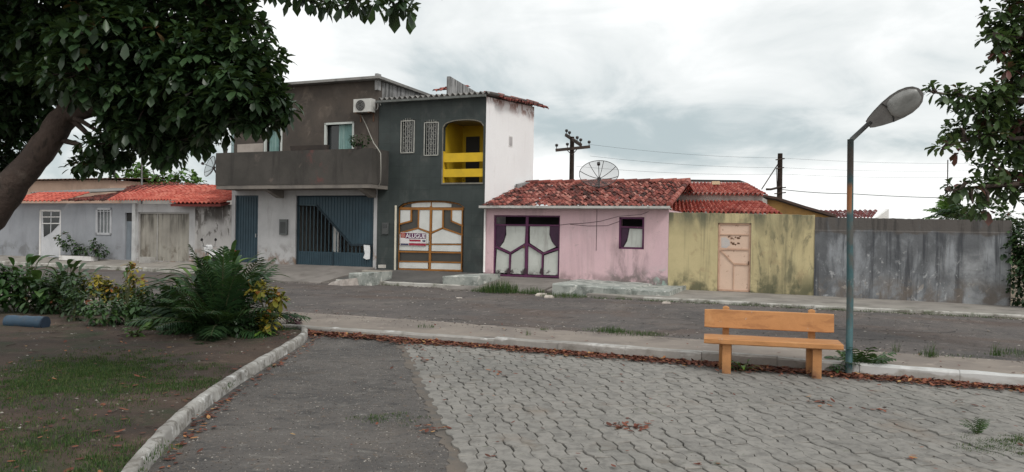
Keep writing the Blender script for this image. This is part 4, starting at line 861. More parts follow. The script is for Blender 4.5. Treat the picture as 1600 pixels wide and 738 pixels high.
ug0, ug1 = uy1+.006, 13.80
mb = MB(); n = 60; rr = random.Random(2); vs = []
for k in range(n+1):
    x = ug0+(ug1-ug0)*k/n; z = 2.25-.055*k/n+rr.uniform(-.01, .01)*(k % 2)
    q = .008*mnoise.noise(Vector((x*.8, 3, 0))); vs += [(x, -.02+q, -.3), (x, -.02+q, 1.87), (x, .0+q, 1.90), (x, .0+q, z), (x, .16, z), (x, .16, -.3)]
mb.add(vs, [(6*i+j, 6*i+6+j, 6*i+7+j, 6*i+1+j) for i in range(n) for j in range(5)]+[(0, 1, 2, 3, 4, 5), tuple(6*n+j for j in range(6))])
gw = fsolo(mb, 'street_wall', M_gwall, 'long flaking blue-grey street wall with a browner top band', 'wall', (ug0+ug1)/2, 0)

# ---- low blue-grey house on the far left
M_blue = mat('blue_grey_wall', (.285, .298, .322), (.24, .252, .275), .8, .9, .25, [((.20, .205, .225), 1.4, (1.5, 1, .4), .52, .7, None, None, .5), ((.12, .12, .12), 2., (1, 1, 1), .46, .62, (.85, .3), None, .6)], bs=18)
M_stain = mat('stained_white_wall', (.42, .41, .40), (.34, .33, .325), 1., .9, .3, [((.05, .045, .042), 1.9, (1.3, 1, .45), .40, .52, (1.35, 1.85), (4.9, 5.3), .92), ((.07, .06, .055), 3.2, (1, 1, .6), .52, .60, (.8, 1.3), (4.9, 5.3), .85), ((.20, .12, .08), 2., (1, 1, 1), .46, .6, (.8, .4), None, .7), ((.2, .19, .18), 1.4, (2, 1, .3), .5, .68, None, None, .5)], bs=18)
ul0, ulm, ul1 = -27.0, -16.75, ub0-.004; ZL = 2.62
lh = fthing('low_house', 'long low blue-grey house with patched orange tile roof', 'house', -19, .3)
Zl = lambda pts: zpoly(0, 220, 3.355, pts)
ld = (Zl([(203, 480)])[0][0], Zl([(318, 480)])[0][0], .31, Zl([(260, 362)])[0][1]); lw = (Zl([(508, 420)])[0][0], Zl([(582, 420)])[0][0], Zl([(545, 488)])[0][1], Zl([(545, 358)])[0][1])
ls = (Zl([(655, 480)])[0][0], Zl([(702, 480)])[0][0], .31, Zl([(680, 378)])[0][1]); lgx = (Zl([(722, 480)])[0][0], Zl([(991, 480)])[0][0], .31, Zl([(850, 376)])[0][1])
mb = MB(); wall(mb, ul0, ulm+.02, -.3, ZL, [ld, lw, (ls[0], ulm+.015, ls[2], ls[3])], 0, .16); mb.build('front_wall', M_blue, lh)
xs_ = lgx[1]+.30
mb = MB(); wall(mb, ulm+.022, xs_, -.3, ZL-.02, [(lgx[0], lgx[1], .31, lgx[3])], .004, .16); mb.build('garage_wall', M_bwhite, lh)
mb = MB(); wall(mb, xs_+.002, ul1, -.3, ZL-.05, [], -.003, .16); so = mb.build('stained_wall', M_stain, lh)
mb = MB(); mb.box(ld[0]+.02, ld[1]-.02, .06, .09, ld[2], ld[3]-.02)
for k in range(10): x = ld[0]+.1+(ld[1]-ld[0]-.2)*k/9; mb.box(x-.012, x+.012, .052, .06, ld[2]+.1, ld[2]+.95)
dr = mb.build('door', mat('white_door', (.52, .53, .55), (.45, .46, .48), 2, .6), lh)
mb = MB(); mb.prism(Zl([(218, 366), (258, 366), (256, 485), (224, 505), (222, 440)]), .045, .058); mb.prism(Zl([(266, 366), (306, 366), (302, 440), (262, 482)]), .045, .058); mb.build('pane', M_glass, dr)
mb = MB(); mb.bar(Zl([(214, 400), (310, 400)]), .04, .03, .044); mb.bar(Zl([(216, 434), (308, 434)]), .04, .03, .044); mb.bar([(ld[0]+.03, ld[2]), (ld[0]+.03, ld[3]-.03), (ld[1]-.03, ld[3]-.03), (ld[1]-.03, ld[2])], .09, .02, .057); mb.build('frame', M_white, dr)
mb = MB(); mb.box(lw[0]+.01, lw[1]-.01, .09, .11, lw[2], lw[3]); wn = mb.build('window', mat('grey_pane', (.20, .22, .23), None, 2, .3, 0), lh)
mb = MB(); mb.bar([(lw[0], lw[2]), (lw[1], lw[2]), (lw[1], lw[3]), (lw[0], lw[3]), (lw[0], lw[2])], .09, -.03, .03)
for k in (1, 2, 3): x = lw[0]+(lw[1]-lw[0])*k/4; mb.bar([(x, lw[2]), (x, lw[3])], .035, -.02, .02)
mb.bar([(lw[0], lw[2]+.9*(lw[3]-lw[2])), (lw[1], lw[2]+.9*(lw[3]-lw[2]))], .03, -.021, .02); mb.build('frame', mat('pale_grille', (.42, .43, .45)), wn)
mb = MB(); mb.box(ls[0]+.01, ulm, .07, .09, ls[2], ls[3]-.35); mb.m = 1; mb.box(ls[0]+.01, ulm, .07, .09, ls[3]-.35, ls[3]); mb.m = 0
for k in range(5): x = ls[0]+.08+(ls[1]-ls[0]-.1)*k/5; mb.box(x-.012, x+.012, .06, .07, ls[2]+.05, ls[3]-.4)
mb.build('side_door', [mat('blue_grey_door', (.20, .23, .26), (.16, .185, .21), 2, .6), M_dark], lh)
a, b = Zl([(700, 480)])[0][0], Zl([(717, 480)])[0][0]; mb = MB(); mb.box(a, b, -.09, .05, .2, ZL-.02); mb.build('post', mat('pale_post', (.46, .47, .47), (.36, .36, .36), 3), lh)
M_ggate = mat('stained_metal_gate', (.30, .285, .25), (.235, .22, .195), 1.1, .75, .15, [((.07, .065, .055), 1.8, (2.6, 1, .22), .44, .60, (.9, 1.7), None, .9), ((.12, .10, .08), 1.6, (1.5, 1, .4), .5, .68, None, None, .6), ((.09, .07, .05), 2.6, (1, 1, 1), .5, .62, (.75, .5), None, .6), ((.40, .38, .34), 2., (3, 1, .3), .56, .7, None, None, .5)])
mb = MB(); vs = []; n = 48; 
for k in range(n+1): x = lgx[0]+.01+(lgx[1]-lgx[0]-.02)*k/n; y = .10+(.012 if k % 4 < 2 else 0); vs += [(x, y, lgx[2]), (x, y, lgx[3]-.01)]
mb.add(vs, [(2*i, 2*i+2, 2*i+3, 2*i+1) for i in range(n)]); gg = mb.build('garage_gate', M_ggate, lh)
mb = MB(); xm = lgx[0]+(lgx[1]-lgx[0])*.36; mb.bar([(xm, lgx[2]), (xm, lgx[3]-.02)], .05, .07, .095); mb.bar([(lgx[0]+.03, lgx[2]), (lgx[0]+.03, lgx[3]-.03), (lgx[1]-.03, lgx[3]-.03), (lgx[1]-.03, lgx[2])], .06, .05, .094); mb.build('frame', mat('gate_frame_grey', (.34, .33, .31), (.26, .25, .24), 3), gg)
# roofs
def rowl(px0, py0, px1, py1, d): a, b = U(px0, py0, -d), U(px1, py1, -d); return (a[0], d, a[1]), (b[0], d, b[1])
e0, e1 = rowl(98, 314, 292, 321, -.35); e1 = (-14.3, e1[1], e0[2]); r0, r1 = rowl(186, 292, 345, 291, 4.4); r1 = (r1[0], r1[1], r0[2]); m0 = (e0[0]*.42+r0[0]*.58-.3, (e0[1]+r0[1])/2, (e0[2]+r0[2])/2)
mb = MB(); rr = random.Random(12); sp = (Zl([(600, 320)])[0][0])
tiles(mb, (sp, -.35, e0[2]), e1, (r0[0]+.9, 4.4, r0[2]), (e1[0]+.6, 4.4, r0[2]), 22, 14, .05, .05, tint=(.2, 1.), rnd=rr)
orf = mb.build('roof', M_tile_or, lh)
mb = MB(); tiles(mb, e0, (sp-.02, -.35, e0[2]), (e0[0]+1.6, 4.4, r0[2]-.05), (r0[0]+.88, 4.4, r0[2]+.04), 24, 14, .05, .22, tint=(.0, .55), rnd=rr); mb.build('old_roof', M_tile_old, lh)
mb = MB(); tiles(mb, (e0[0]-3.4, -.45, e0[2]-.04), (e0[0]-.05, -.45, e0[2]-.04), (e0[0]-3.4, 1.0, e0[2]+.42), (e0[0]-.05, 1.0, e0[2]+.42), 13, 4, .05, .06, tint=(.1, .8), rnd=rr); mb.build('porch_roof', M_tile_or, lh)
e2, e3 = (-14.28, -.55, ZL-.02), (ul1-.05, -.55, ZL-.02)
mb = MB(); tiles(mb, e2, e3, (-14.28, 3.6, ZL+1.0), (ul1-.05, 3.6, ZL+1.0), 12, 13, .05, .06, tint=(.1, .9), rnd=rr); mb.build('garage_roof', M_tile_or, lh)
mb = MB(); mb.hexa([(-14.25, -.5, ZL-.14), (ul1-.06, -.5, ZL-.14), (ul1-.06, -.02, ZL-.03), (-14.25, -.02, ZL-.03)], [(-14.25, -.5, ZL-.05), (ul1-.06, -.5, ZL-.05), (ul1-.06, -.02, ZL+.05), (-14.25, -.02, ZL+.05)]); mb.build('eave_board', mat('maroon_eave', (.16, .035, .03), (.11, .028, .025), 2), lh)
mb = MB(); mb.box(ul0, ul1-.2, 6.5, 6.66, -.3, 2.6); mb.build('back_wall', M_blue, lh)
mb = MB(); corrugated(mb, (e0[0]-4, 1.05, e0[2]+.45), (e0[0]-.1, 1.05, e0[2]+.45), (e0[0]-4, 5.5, e0[2]+.9), (e0[0]-.1, 5.5, e0[2]+.9), 20, .03); mb.build('sheet_roof', M_fibro, lh)
# peach building behind
ph2 = fthing('peach_house', 'peach walled building with thin dark roof behind the blue-grey house', 'house', -22, 0, v0=-8)
D_ = 7.6; a, b = U(30, 284, -D_), U(172, 281, -D_); mb = MB(); mb.box(a[0]-6, b[0], D_, D_+4, -.3, b[1]); mb.build('wall', mat('peach_wall', (.48, .34, .265), (.40, .28, .22), 1.2, .9, .2, [((.25, .2, .17), 1.4, (1.4, 1, .4), .5, .68, None, None, .6)]), ph2)
mb = MB(); corrugated(mb, (a[0]-6.2, D_-.35, b[1]+.05), (b[0]+.3, D_-.35, b[1]+.05), (a[0]-6.2, D_+4.2, b[1]+.35), (b[0]+.3, D_+4.2, b[1]+.35), 40, .03); mb.build('roof', mat('brown_sheet', (.11, .06, .045), (.075, .045, .035), 2), ph2)
th = fthing('old_tile_house', 'old dark tiled roof rising behind the orange roof', 'house', -16, 0, v0=-9)
D_ = 8.0; e0, e1 = rowl(150, 290, 345, 292, D_); r0, r1 = rowl(205, 281, 318, 289, D_+3)
mb = MB(); tiles(mb, (e0[0], D_, e0[2]-.25), (e1[0]+.4, D_, e0[2]-.45), (r0[0], D_+3, r0[2]), (r1[0]+.4, D_+3, r1[2]), 26, 9, .05, .16, tint=(.1, .8)); mb.build('roof', M_tile_old, th)
mb = MB(); mb.box(e0[0]+.2, e1[0]+.1, D_+.3, D_+2.9, -.3, e0[2]-.5); mb.build('wall', M_cream, th)

# ================================================================== PROPS
# ---- bench
M_bench = mat('orange_bench_paint', (.45, .218, .088), (.37, .175, .068), 1.8, .7, .25, [((.27, .12, .05), 3.0, (.5, 3, 3), .50, .64, None, None, .6), ((.14, .075, .045), 2.6, (1, 1, 1), .42, .60, (.14, .0), None, .8), ((.36, .31, .26), 16., (1, 1, 1), .66, .70, None, None, .8), ((.56, .32, .15), 2.2, (1, 1, 1), .54, .7, None, None, .5), ((.10, .06, .035), 10., (1, 1, 1), .66, .72, None, None, .8)], bs=24, bd=.01)
bench = wthing('park_bench', 'orange painted concrete bench standing on zigzag pavers beside the lamp post', 'bench', GP(1212, 588))
BX = Vector((.968, -.25, 0)); BY = Vector((.25, .968, 0)); BZ = Vector((0, 0, 1))
bl = GP(1100, 528.5, .43); brt = GP(1321, 541, .43); blen = (brt-bl).dot(BX); B0 = Vector((bl.x, bl.y, 0))
def BP(x, y, z): return B0+BX*x+BY*y+BZ*z
def rounded(mb, x0, x1, y0, y1, z0, z1, c=.008, wob=.003, nx=10, tilt=0.):     # slab with chamfered, slightly uneven edges
    prof = [(y0+c, z0), (y1-c, z0), (y1, z0+c), (y1, z1-c), (y1-c, z1), (y0+c, z1), (y0, z1-c), (y0, z0+c)]
    vs = []
    for k in range(nx+1):
        x = x0+(x1-x0)*k/nx; s_ = .012 if k in (0, nx) else 0
        for i, (y, z) in enumerate(prof):
            cy, cz = (y0+y1)/2, (z0+z1)/2; y_, z_ = y+(cy-y)*s_*3, z+(cz-z)*s_*3
            vs.append(BP(x, y_+wob*mnoise.noise(Vector((x*6, i, z0*9)))+(z-z0)*tilt, z_+wob*mnoise.noise(Vector((x*6, i+9, y0*9)))))
    mb.add(vs, [(8*k+i, 8*k+8+i, 8*k+8+(i+1) % 8, 8*k+(i+1) % 8) for k in range(nx) for i in range(8)]+[tuple(range(8)), tuple(8*nx+i for i in range(7, -1, -1))])
SD = .46
mb = MB(); rounded(mb, 0, blen, 0, SD, .365, .43, .010, .004, 16); mb.build('seat', M_bench, bench)
zt0 = DP(1098, 483, (BP(0, SD, 0)).y).z; zb0_ = DP(1098, 511, (BP(0, SD, 0)).y).z
mb = MB(); rounded(mb, .0, blen-.045, SD-.03, SD+.025, zb0_, zt0, .008, .004, 16, .12); mb.build('backrest', M_bench, bench)
for x in (.27, 1.30):
    xw = x*blen/1.58
    mb = MB(); rounded(mb, xw-.05, xw+.05, .06, .17, -.02, .362, .010, .004, 3); mb.build('leg', M_bench, bench)
    mb = MB(); rounded(mb, xw-.085, xw+.065, SD-.14, SD-.035, -.02, .362, .010, .004, 3); mb.build('leg', M_bench, bench)
    mb = MB(); rounded(mb, xw-.045, xw+.035, SD+.03, SD+.095, -.02, zt0+.035, .010, .004, 3, .12); mb.build('post', M_bench, bench)
    mb = MB(); rounded(mb, xw-.04, xw+.04, .172, SD-.142, .285, .36, .008, .003, 3); mb.build('bracket', M_bench, bench)
# ---- lamp post
LP = GP(1326, 588); YL = LP.y
lamp = wthing('street_lamp', 'thin teal lamp post with peeling paint and a single tilted lamp head', 'lamp post', LP)
def lampmat():
    s = NT('peeling_teal_paint'); c = s.mix(s.sm(s.noise(4, 5, .6), .4, .65), (.035, .085, .095), (.05, .11, .12))
    rust = s.sm(s.noise(3.5, 6, .7, (1, 1, .5), off=4), .46, .6)
    band = s.math('MULTIPLY', s.sm(s.Z, 1.93, 2.02), s.sm(s.Z, 2.36, 2.25))
    side = s.sm(s.math('ADD', s.X, s.math('MULTIPLY', s.noise(9, 3, .6), .02)), .002, -.014)
    c = s.mix(s.math('MULTIPLY', s.math('MULTIPLY', band, side), .75), c, (.34, .125, .035))
    c = s.mix(s.math('MULTIPLY', s.sm(s.Z, 2.3, 2.45), .7), c, (.075, .085, .088))
    c = s.mix(s.math('MULTIPLY', rust, .5), c, (.12, .07, .05))
    c = s.mix(s.math('MULTIPLY', s.sm(s.noise(7, 6, .7, (1, 1, .35), off=8), .6, .66), .7), c, (.28, .32, .32))
    s.bump(s.noise(40, 4, .6), .3, .004); return s.done(c, .6)
M_lamp = lampmat()
ptop = DP(1329, 218, YL)
mb = MB(); mb.tube([LP+Vector((0, 0, -.03)), LP+Vector((0, 0, .9)), ptop-(ptop-LP)*.3, ptop], [.041, .040, .038, .037], 14); mb.build('pole', M_lamp, lamp)
arm1 = DP(1361, 190, YL-.10)
mb = MB(); mb.tube([ptop+Vector((0, 0, -.05)), ptop+Vector((.015, 0, .0)), arm1], [.030, .030, .028], 10); mb.build('arm', mat('arm_grey', (.10, .105, .105), (.07, .072, .075), 5, .6), lamp)
h0 = DP(1356, 195, YL-.09); h1 = DP(1441, 143, YL-.36); ax = (h1-h0); hl = ax.length; ax.normalize()
nn = Vector((-.28, -.78, -.56)); nn = (nn-ax*nn.dot(ax)).normalized(); sd = ax.cross(nn)
wp = [(0, .050), (.06, .075), (.2, .112), (.38, .148), (.55, .168), (.7, .170), (.83, .150), (.92, .115), (.98, .06), (1, .012)]
def headring(s_, w, up, m_=12): c = h0+ax*(s_*hl); return [c+sd*(w*math.cos(math.pi*k/m_))-nn*(up*math.sin(math.pi*k/m_)) for k in range(m_+1)]
mb = MB(); vs = []; m_ = 12
for s_, w in wp: vs += headring(s_, w, w*.62)
mb.add(vs, [(i*(m_+1)+k, i*(m_+1)+k+1, (i+1)*(m_+1)+k+1, (i+1)*(m_+1)+k) for i in range(len(wp)-1) for k in range(m_)]+[tuple(range(m_, -1, -1))], True)
hd = mb.build('lamp_head', mat('lamp_shell', (.40, .40, .39), (.29, .29, .285), 4, .55, .1, [((.15, .145, .14), 5., (1, 1, 1), .56, .7, None, None, .6)]), lamp)
mb = MB(); lo = [h0+ax*(s_*hl)+sd*(w-.006)+nn*.004 for s_, w in wp]+[h0+ax*(s_*hl)-sd*(w-.006)+nn*.004 for s_, w in wp[::-1]]
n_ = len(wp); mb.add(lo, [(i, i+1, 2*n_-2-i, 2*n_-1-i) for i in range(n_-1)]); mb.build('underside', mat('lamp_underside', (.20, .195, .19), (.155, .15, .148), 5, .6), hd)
mb = MB(); rings = []
lp = [(.40, .05), (.43, .105), (.5, .135), (.62, .148), (.75, .140), (.86, .112), (.94, .06)]
vs = []
for s_, w in lp:
    c = h0+ax*(s_*hl)
    for k in range(9): t = -1+2*k/8; vs.append(c+sd*(w*t)+nn*(.008+.045*math.sqrt(max(0, 1-t*t))*min(1, w/.12)))
mb.add(vs, [(i*9+k, i*9+k+1, (i+1)*9+k+1, (i+1)*9+k) for i in range(len(lp)-1) for k in range(8)], True)
mb.build('lens', mat('lamp_lens', (.30, .305, .30), (.22, .225, .22), 3, .35, .05, [((.10, .10, .095), 2.5, (1, 1, 1), .5, .68, None, None, .6)], spec=.5), hd)
mb = MB(); mb.tube([h0+ax*(hl*(.36+.05*(abs(k)/6)**2*-1+.06))+sd*(.14*k/6)+nn*.012 for k in range(-6, 7)], .006, 6); mb.build('rim', M_dark, hd)

# ---- power poles and wires
M_pole = mat('pole_wood', (.060, .045, .038), (.042, .032, .028), 3, .9, .3)
M_cer = mat('insulator', (.030, .026, .025), None, 2, .4, 0)
YP = 40.0
pb = DP(892, 378, YP); pb.z = -.3; pt = DP(894, 214, YP)
pole = wthing('power_pole', 'wooden power pole with two crossed arms behind the weathered roof', 'power pole', pb)
mb = MB(); mb.tube([pb, pt], [.16, .115], 10); mb.build('pole', M_pole, pole)
def crossarm(p, q, root, ins, br=True):
    mb = MB(); d = (q-p); c = (p+q)/2; ex = d.normalized(); ey = Vector((-ex.y, ex.x, 0)).normalized(); ez = ex.cross(ey); mb.obox(c, d/2, ey*.05, ez*.075); a = mb.build('crossarm', M_pole, root)
    for t in ins:
        b = p.lerp(q, t)+Vector((0, 0, .075)); mb = MB(); mb.tube([b, b+Vector((0, 0, .10)), b+Vector((0, 0, .12)), b+Vector((0, 0, .22)), b+Vector((0, 0, .25))], [.02, .02, .075, .085, .03], 8); mb.build('insulator', M_cer, a)
crossarm(DP(868, 235, YP-.2), DP(922, 229.5, YP-.2), pole, (.03, .34, .97))
crossarm(DP(884, 211, YP+.9), DP(908, 227, YP-1.3), pole, (.05, .25, .75, .97))
mb = MB(); mb.tube([DP(885, 233.5, YP-.15), DP(893, 242, YP-.12)], .02, 6); mb.tube([DP(903, 232, YP-.15), DP(894, 242, YP-.12)], .02, 6); mb.build('brace', M_pole, pole)
YQ = 46.0
qb = DP(1217, 386, YQ); qb.z = -.3; qt = DP(1219, 240, YQ)
pq = wthing('power_pole', 'slim dark utility pole with a stay wire right of the red tiles', 'power pole', qb)
mb = MB(); mb.tube([qb, qt], [.19, .14], 10); mb.build('pole', M_pole, pq)
mb = MB()
for y_, w_ in ((249, 7), (263, 6), (294, 9), (302, 9)):
    mb = MB(); a, b = DP(1219-w_, y_+1, YQ-.2), DP(1219+w_, y_-1, YQ-.2); mb.tube([a, b], .035, 6); mb.build('bracket', M_pole, pq)
mb = MB(); mb.tube([DP(1216, 256, YQ-.1), DP(1190, 296, YQ-.3)], .035, 6); mb.tube([DP(1213, 262, YQ-.1), DP(1214, 294, YQ-.1)], .02, 5); mb.build('stay', M_pole, pq)
mb = MB(); a = DP(1197, 296, YQ-.3); b = DP(1222, 292, YQ-.3); mb.tube([a, a.lerp(b, .3)+Vector((0, 0, -.05)), b], .07, 6); mb.build('cable_bundle', M_pole, pq)
M_wire = mat('wire', (.10, .115, .12), None, 2, .7, 0)
def wire(pts, label, r=.0065):
    P = [DP(*p) for p in pts]; n = 24; mb = MB(); out = []
    for k in range(len(P)-1): out += [P[k].lerp(P[k+1], i/n)-Vector((0, 0, 1))*(.012*(P[k+1]-P[k]).length*4*(i/n)*(1-i/n)) for i in range(n+(k == len(P)-2))]
    mb.tube(out, r, 5); wsolo(mb, 'power_line', M_wire, label, 'wire', P[0], 'thin wires between the power poles')
wire([(922, 226, 40), (1219, 247, 46), (1640, 252, 50)], 'uppermost thin wire crossing the cloudy sky past the slim utility pole')
wire([(922, 244, 40), (1219, 262, 46), (1640, 262, 50)], 'middle thin wire crossing the cloudy sky past the slim utility pole')
wire([(900, 260, 40), (1219, 272, 46), (1640, 272, 50)], 'lowest thin wire tied to the slim utility pole')
wire([(1219, 296, 46), (1330, 303, 48), (1640, 308, 50)], 'thick dark wire low over the grey wall before bright clouds', .022)
mb = MB(); a = DP(1481, 250, 70); b = DP(1481, 300, 70); b.z = -.3; mb.tube([b, a], .05, 6); wsolo(mb, 'mast', M_pole, 'distant thin mast beside the leaf tips of the right tree', 'mast', b)
mb = MB(); a = DP(222, 216, 38); b = DP(223, 290, 38); b.z = -.3; mb.tube([b, a], .045, 6); mb.tube([DP(218, 224, 38), DP(227, 223, 38)], .02, 5); wsolo(mb, 'antenna_mast', M_metal, 'thin pale antenna mast rising before the far green tree', 'antenna', b)

# ---- satellite dishes
def meshmat():
    s = NT('dish_mesh'); s.done((.10, .10, .10), .6)
    tr = s.n('ShaderNodeBsdfTransparent'); mx = s.n('ShaderNodeMixShader'); mx.inputs[0].default_value = .36
    s.l(tr.outputs[0], mx.inputs[1]); s.l(s.b.outputs[0], mx.inputs[2]); s.l(mx.outputs[0], s.out.inputs[0]); return s.m
M_mesh = meshmat(); M_dblk = mat('dish_rib', (.045, .042, .042), None, 2, .6, 0)
def dish(c, hub, base, rad, nrm, label, mesh=M_mesh, nrib=8, dpt=.16, rib=.012, feed=True, view=None):
    nrm = Vector(nrm).normalized(); a = nrm.cross(Vector((0, 0, 1))).normalized(); b = a.cross(nrm)
    root = wthing('satellite_dish', label, 'satellite dish', base)
    P = lambda r, t: hub+a*(r*rad*math.cos(t))+b*(r*rad*math.sin(t))+nrm*(dpt*rad*2*r*r)
    mb = MB(); nr, ntt = 6, 32; vs = [P(i/nr, 2*math.pi*j/ntt) for i in range(nr+1) for j in range(ntt)]
    mb.add(vs, [(i*ntt+j, i*ntt+(j+1) % ntt, (i+1)*ntt+(j+1) % ntt, (i+1)*ntt+j) for i in range(nr) for j in range(ntt)], True)
    d = mb.build('bowl', mesh, root)
    if nrib:
        mb = MB()
        for k in range(nrib): mb.tube([P(i/6, 2*math.pi*k/nrib+.2)-nrm*.01 for i in range(7)], rib, 6)
        mb.build('ribs', M_dblk, d)
    mb = MB(); mb.tube([P(1, 2*math.pi*j/40) for j in range(41)], rib*.95, 6); mb.build('rim', M_dblk, d)
    if feed:
        f = hub+nrm*(rad*.95); mb = MB(); mb.tube([hub, f], .012, 6); mb.tube([P(.97, math.pi/2), f], .007, 5); mb.tube([f-nrm*.02, f+nrm*.07], .055, 10); mb.build('feed_horn', M_dblk, root)
    mb = MB(); mb.tube([base, hub], .03, 8); mb.tube([hub-nrm*.07, hub+nrm*.01], .07, 10); mb.build('mount', M_dblk, root)
Yd = 26.2; hub = DP(936, 279, Yd); rad = 30.5*Yd/1200
dish(None, hub, DP(936, 312, Yd), rad, (-.10, -.62, .60), 'large black mesh satellite dish standing on the weathered tile roof', dpt=.17)
Yd = 31.; hub = DP(333, 262, Yd); bs_ = DP(343, 280, Yd); dish(None, hub, bs_, 17*Yd/1200, (-.70, -.66, .30), 'small mesh satellite dish at the left end of the long balcony', rib=.010)
M_dwhite = mat('dish_white', (.5, .52, .52), None, 2, .6, 0)
Yd = 26.; hub = DP(1507, 340, Yd); bs_ = DP(1506, 365, Yd); dish(None, hub, bs_, 9.5*Yd/1200, (-.45, -.8, .45), 'pale solid satellite dish peeping over the grey street wall', M_dwhite, 0, .14)

# ---- motorcycle half hidden by the bushes
M_blk = mat('black_plastic', (.02, .02, .02), None, 2, .45, 0); M_rub = mat('tyre_rubber', (.018, .018, .018), None, 2, .9, 0)
M_mwhite = mat('white_fairing', (.72, .73, .74), None, 2, .35, 0, spec=.5)
m0, m1 = U(312, 420, 1.6)[0], U(378, 420, 1.6)[0]; mc = (m0+m1)/2; mz = .02
moto = fthing('motorcycle', 'black and white motorcycle parked by the kerb behind the palm bush', 'motorcycle', mc, mz, v0=1.7); YM = -1.7
for xw in (-.62, .62):
    mb = MB(); r = .27; ring = [(mc+xw+r*math.cos(t*math.pi/12), YM, mz+.30+r*math.sin(t*math.pi/12)) for t in range(25)]; mb.tube(ring, .045, 8, False); wh = mb.build('wheel', M_rub, moto)
    mb = MB(); mb.tube([(mc+xw, YM-.05, mz+.3), (mc+xw, YM+.05, mz+.3)], .07, 10)
    for k in range(5): t = k*2*math.pi/5; mb.tube([(mc+xw, YM, mz+.3), (mc+xw+.25*math.cos(t), YM, mz+.3+.25*math.sin(t))], .012, 5)
    mb.build('rim', M_metal, wh)
F = lambda pts, y0, y1, w: [(mc+x, z+mz) for x, z in pts]
mb = MB(); mb.prism(F([(-.40, .28), (.18, .26), (.30, .5), (.12, .60), (-.22, .58), (-.42, .45)], 0, 0, 0), YM-.10, YM+.10); mb.build('engine', M_blk, moto)
mb = MB(); mb.prism(F([(-.36, .60), (-.05, .60), (.02, .74), (-.12, .84), (-.32, .80)], 0, 0, 0), YM-.12, YM+.12); mb.build('fuel_tank', M_mwhite, moto)
mb = MB(); mb.prism(F([(-.04, .68), (.52, .74), (.64, .82), (.30, .80), (.02, .76)], 0, 0, 0), YM-.12, YM+.12); mb.build('seat', M_blk, moto)
mb = MB(); mb.prism(F([(.22, .62), (.66, .74), (.80, .86), (.60, .80), (.20, .72)], 0, 0, 0), YM-.09, YM+.09); mb.build('tail', M_mwhite, moto)
mb = MB(); mb.prism(F([(.78, .80), (.84, .80), (.84, .87), (.79, .86)], 0, 0, 0), YM-.06, YM+.06); mb.build('tail_light', mat('red_lens', (.30, .02, .015), None, 2, .2, 0), moto)
mb = MB(); mb.prism(F([(-.56, .78), (-.42, .76), (-.38, .98), (-.46, 1.04), (-.58, .92)], 0, 0, 0), YM-.11, YM+.11); mb.build('front_fairing', M_mwhite, moto)
mb = MB()
for s_ in (-.08, .08): mb.tube([(mc-.62, YM+s_, mz+.3), (mc-.44, YM+s_, mz+.95)], .022, 7)
mb.tube([(mc-.44, YM-.34, mz+1.0), (mc-.42, YM-.1, mz+.96), (mc-.42, YM+.1, mz+.96), (mc-.44, YM+.34, mz+1.0)], .016, 7); mb.build('fork', M_metal, moto)
for s_ in (-1, 1):
    mb = MB(); mb.tube([(mc-.43, YM+.26*s_, mz+.99), (mc-.47, YM+.32*s_, mz+1.20)], .008, 5); mb.tube([(mc-.46, YM+.33*s_, mz+1.22), (mc-.48, YM+.33*s_, mz+1.22)], .055, 10); mb.build('mirror', M_blk, moto)
mb = MB(); mb.tube([(mc-.1, YM-.13, mz+.3), (mc+.3, YM-.14, mz+.32), (mc+.75, YM-.15, mz+.42)], [.03, .045, .05], 8); mb.build('exhaust', M_metal, moto)

# ---- bits before the low house, on the balcony, and in the bed
a, b = U(96, 406, .5), U(146, 401, .5); pbx = fthing('planter', 'long low white planter box before the blue-grey house', 'planter', (a[0]+b[0])/2, .25, v0=.45)
mb = MB(); mb.box(a[0], b[0], -.62, -.30, .22, b[1]); mb.build('box', M_white, pbx); mb = MB(); mb.box(a[0]+.04, b[0]-.04, -.58, -.34, b[1]+.002, b[1]+.012); mb.build('soil', M_bed, pbx)
a, b = U(222, 408, .25), U(240, 403, .25); mb = MB(); mb.box(a[0], b[0], -.4, -.15, .2, b[1]+.02); fsolo(mb, 'block', mat('old_block', (.36, .35, .33), (.27, .26, .25), 5), 'pale concrete block lying before the stained metal gate', 'block', (a[0]+b[0])/2, .2, .27)
M_blueplastic = mat('faded_blue_plastic', (.040, .075, .115), (.03, .058, .09), 3., .55, .1, [((.09, .08, .07), 4., (1, 1, 1), .54, .68, None, None, .5)])
tb = GP(40, 508, .08); ta, te = DP(12, 498, tb.y), DP(70, 497, tb.y-.1); tub = wthing('drum', 'blue plastic drum lying on its side among the leafy plants', 'drum', Vector((tb.x, tb.y, .08)))
r_ = .10; ta.z = te.z = .03+r_; n = 22; rad_ = []
mb = MB(); ptsd = [ta.lerp(te, k/12) for k in range(13)]; mb.tube(ptsd, [r_*(1.0 if k not in (2, 6, 10) else 1.05) for k in range(13)], 24); db = mb.build('body', M_blueplastic, tub)
mb = MB(); d_ = (te-ta).normalized(); mb.tube([te+d_*.001, te+d_*.02], r_*1.03, 24); mb.build('rim', mat('drum_rim', (.02, .035, .06)), tub)
M_pot = mat('dark_pot', (.05, .04, .035), (.035, .03, .028), 3)
def pot(u, v, z, r, h, m=M_pot): mb = MB(); mb.tube([(u, -v, z), (u, -v, z+h*.85), (u, -v, z+h*.86), (u, -v, z+h)], [r*.72, r*.95, r*1.06, r*1.06], 14); return mb
zt2 = zt_+.005
a, b = U(456, 236, VB-.06)[0], U(512, 236, VB-.06)[0]
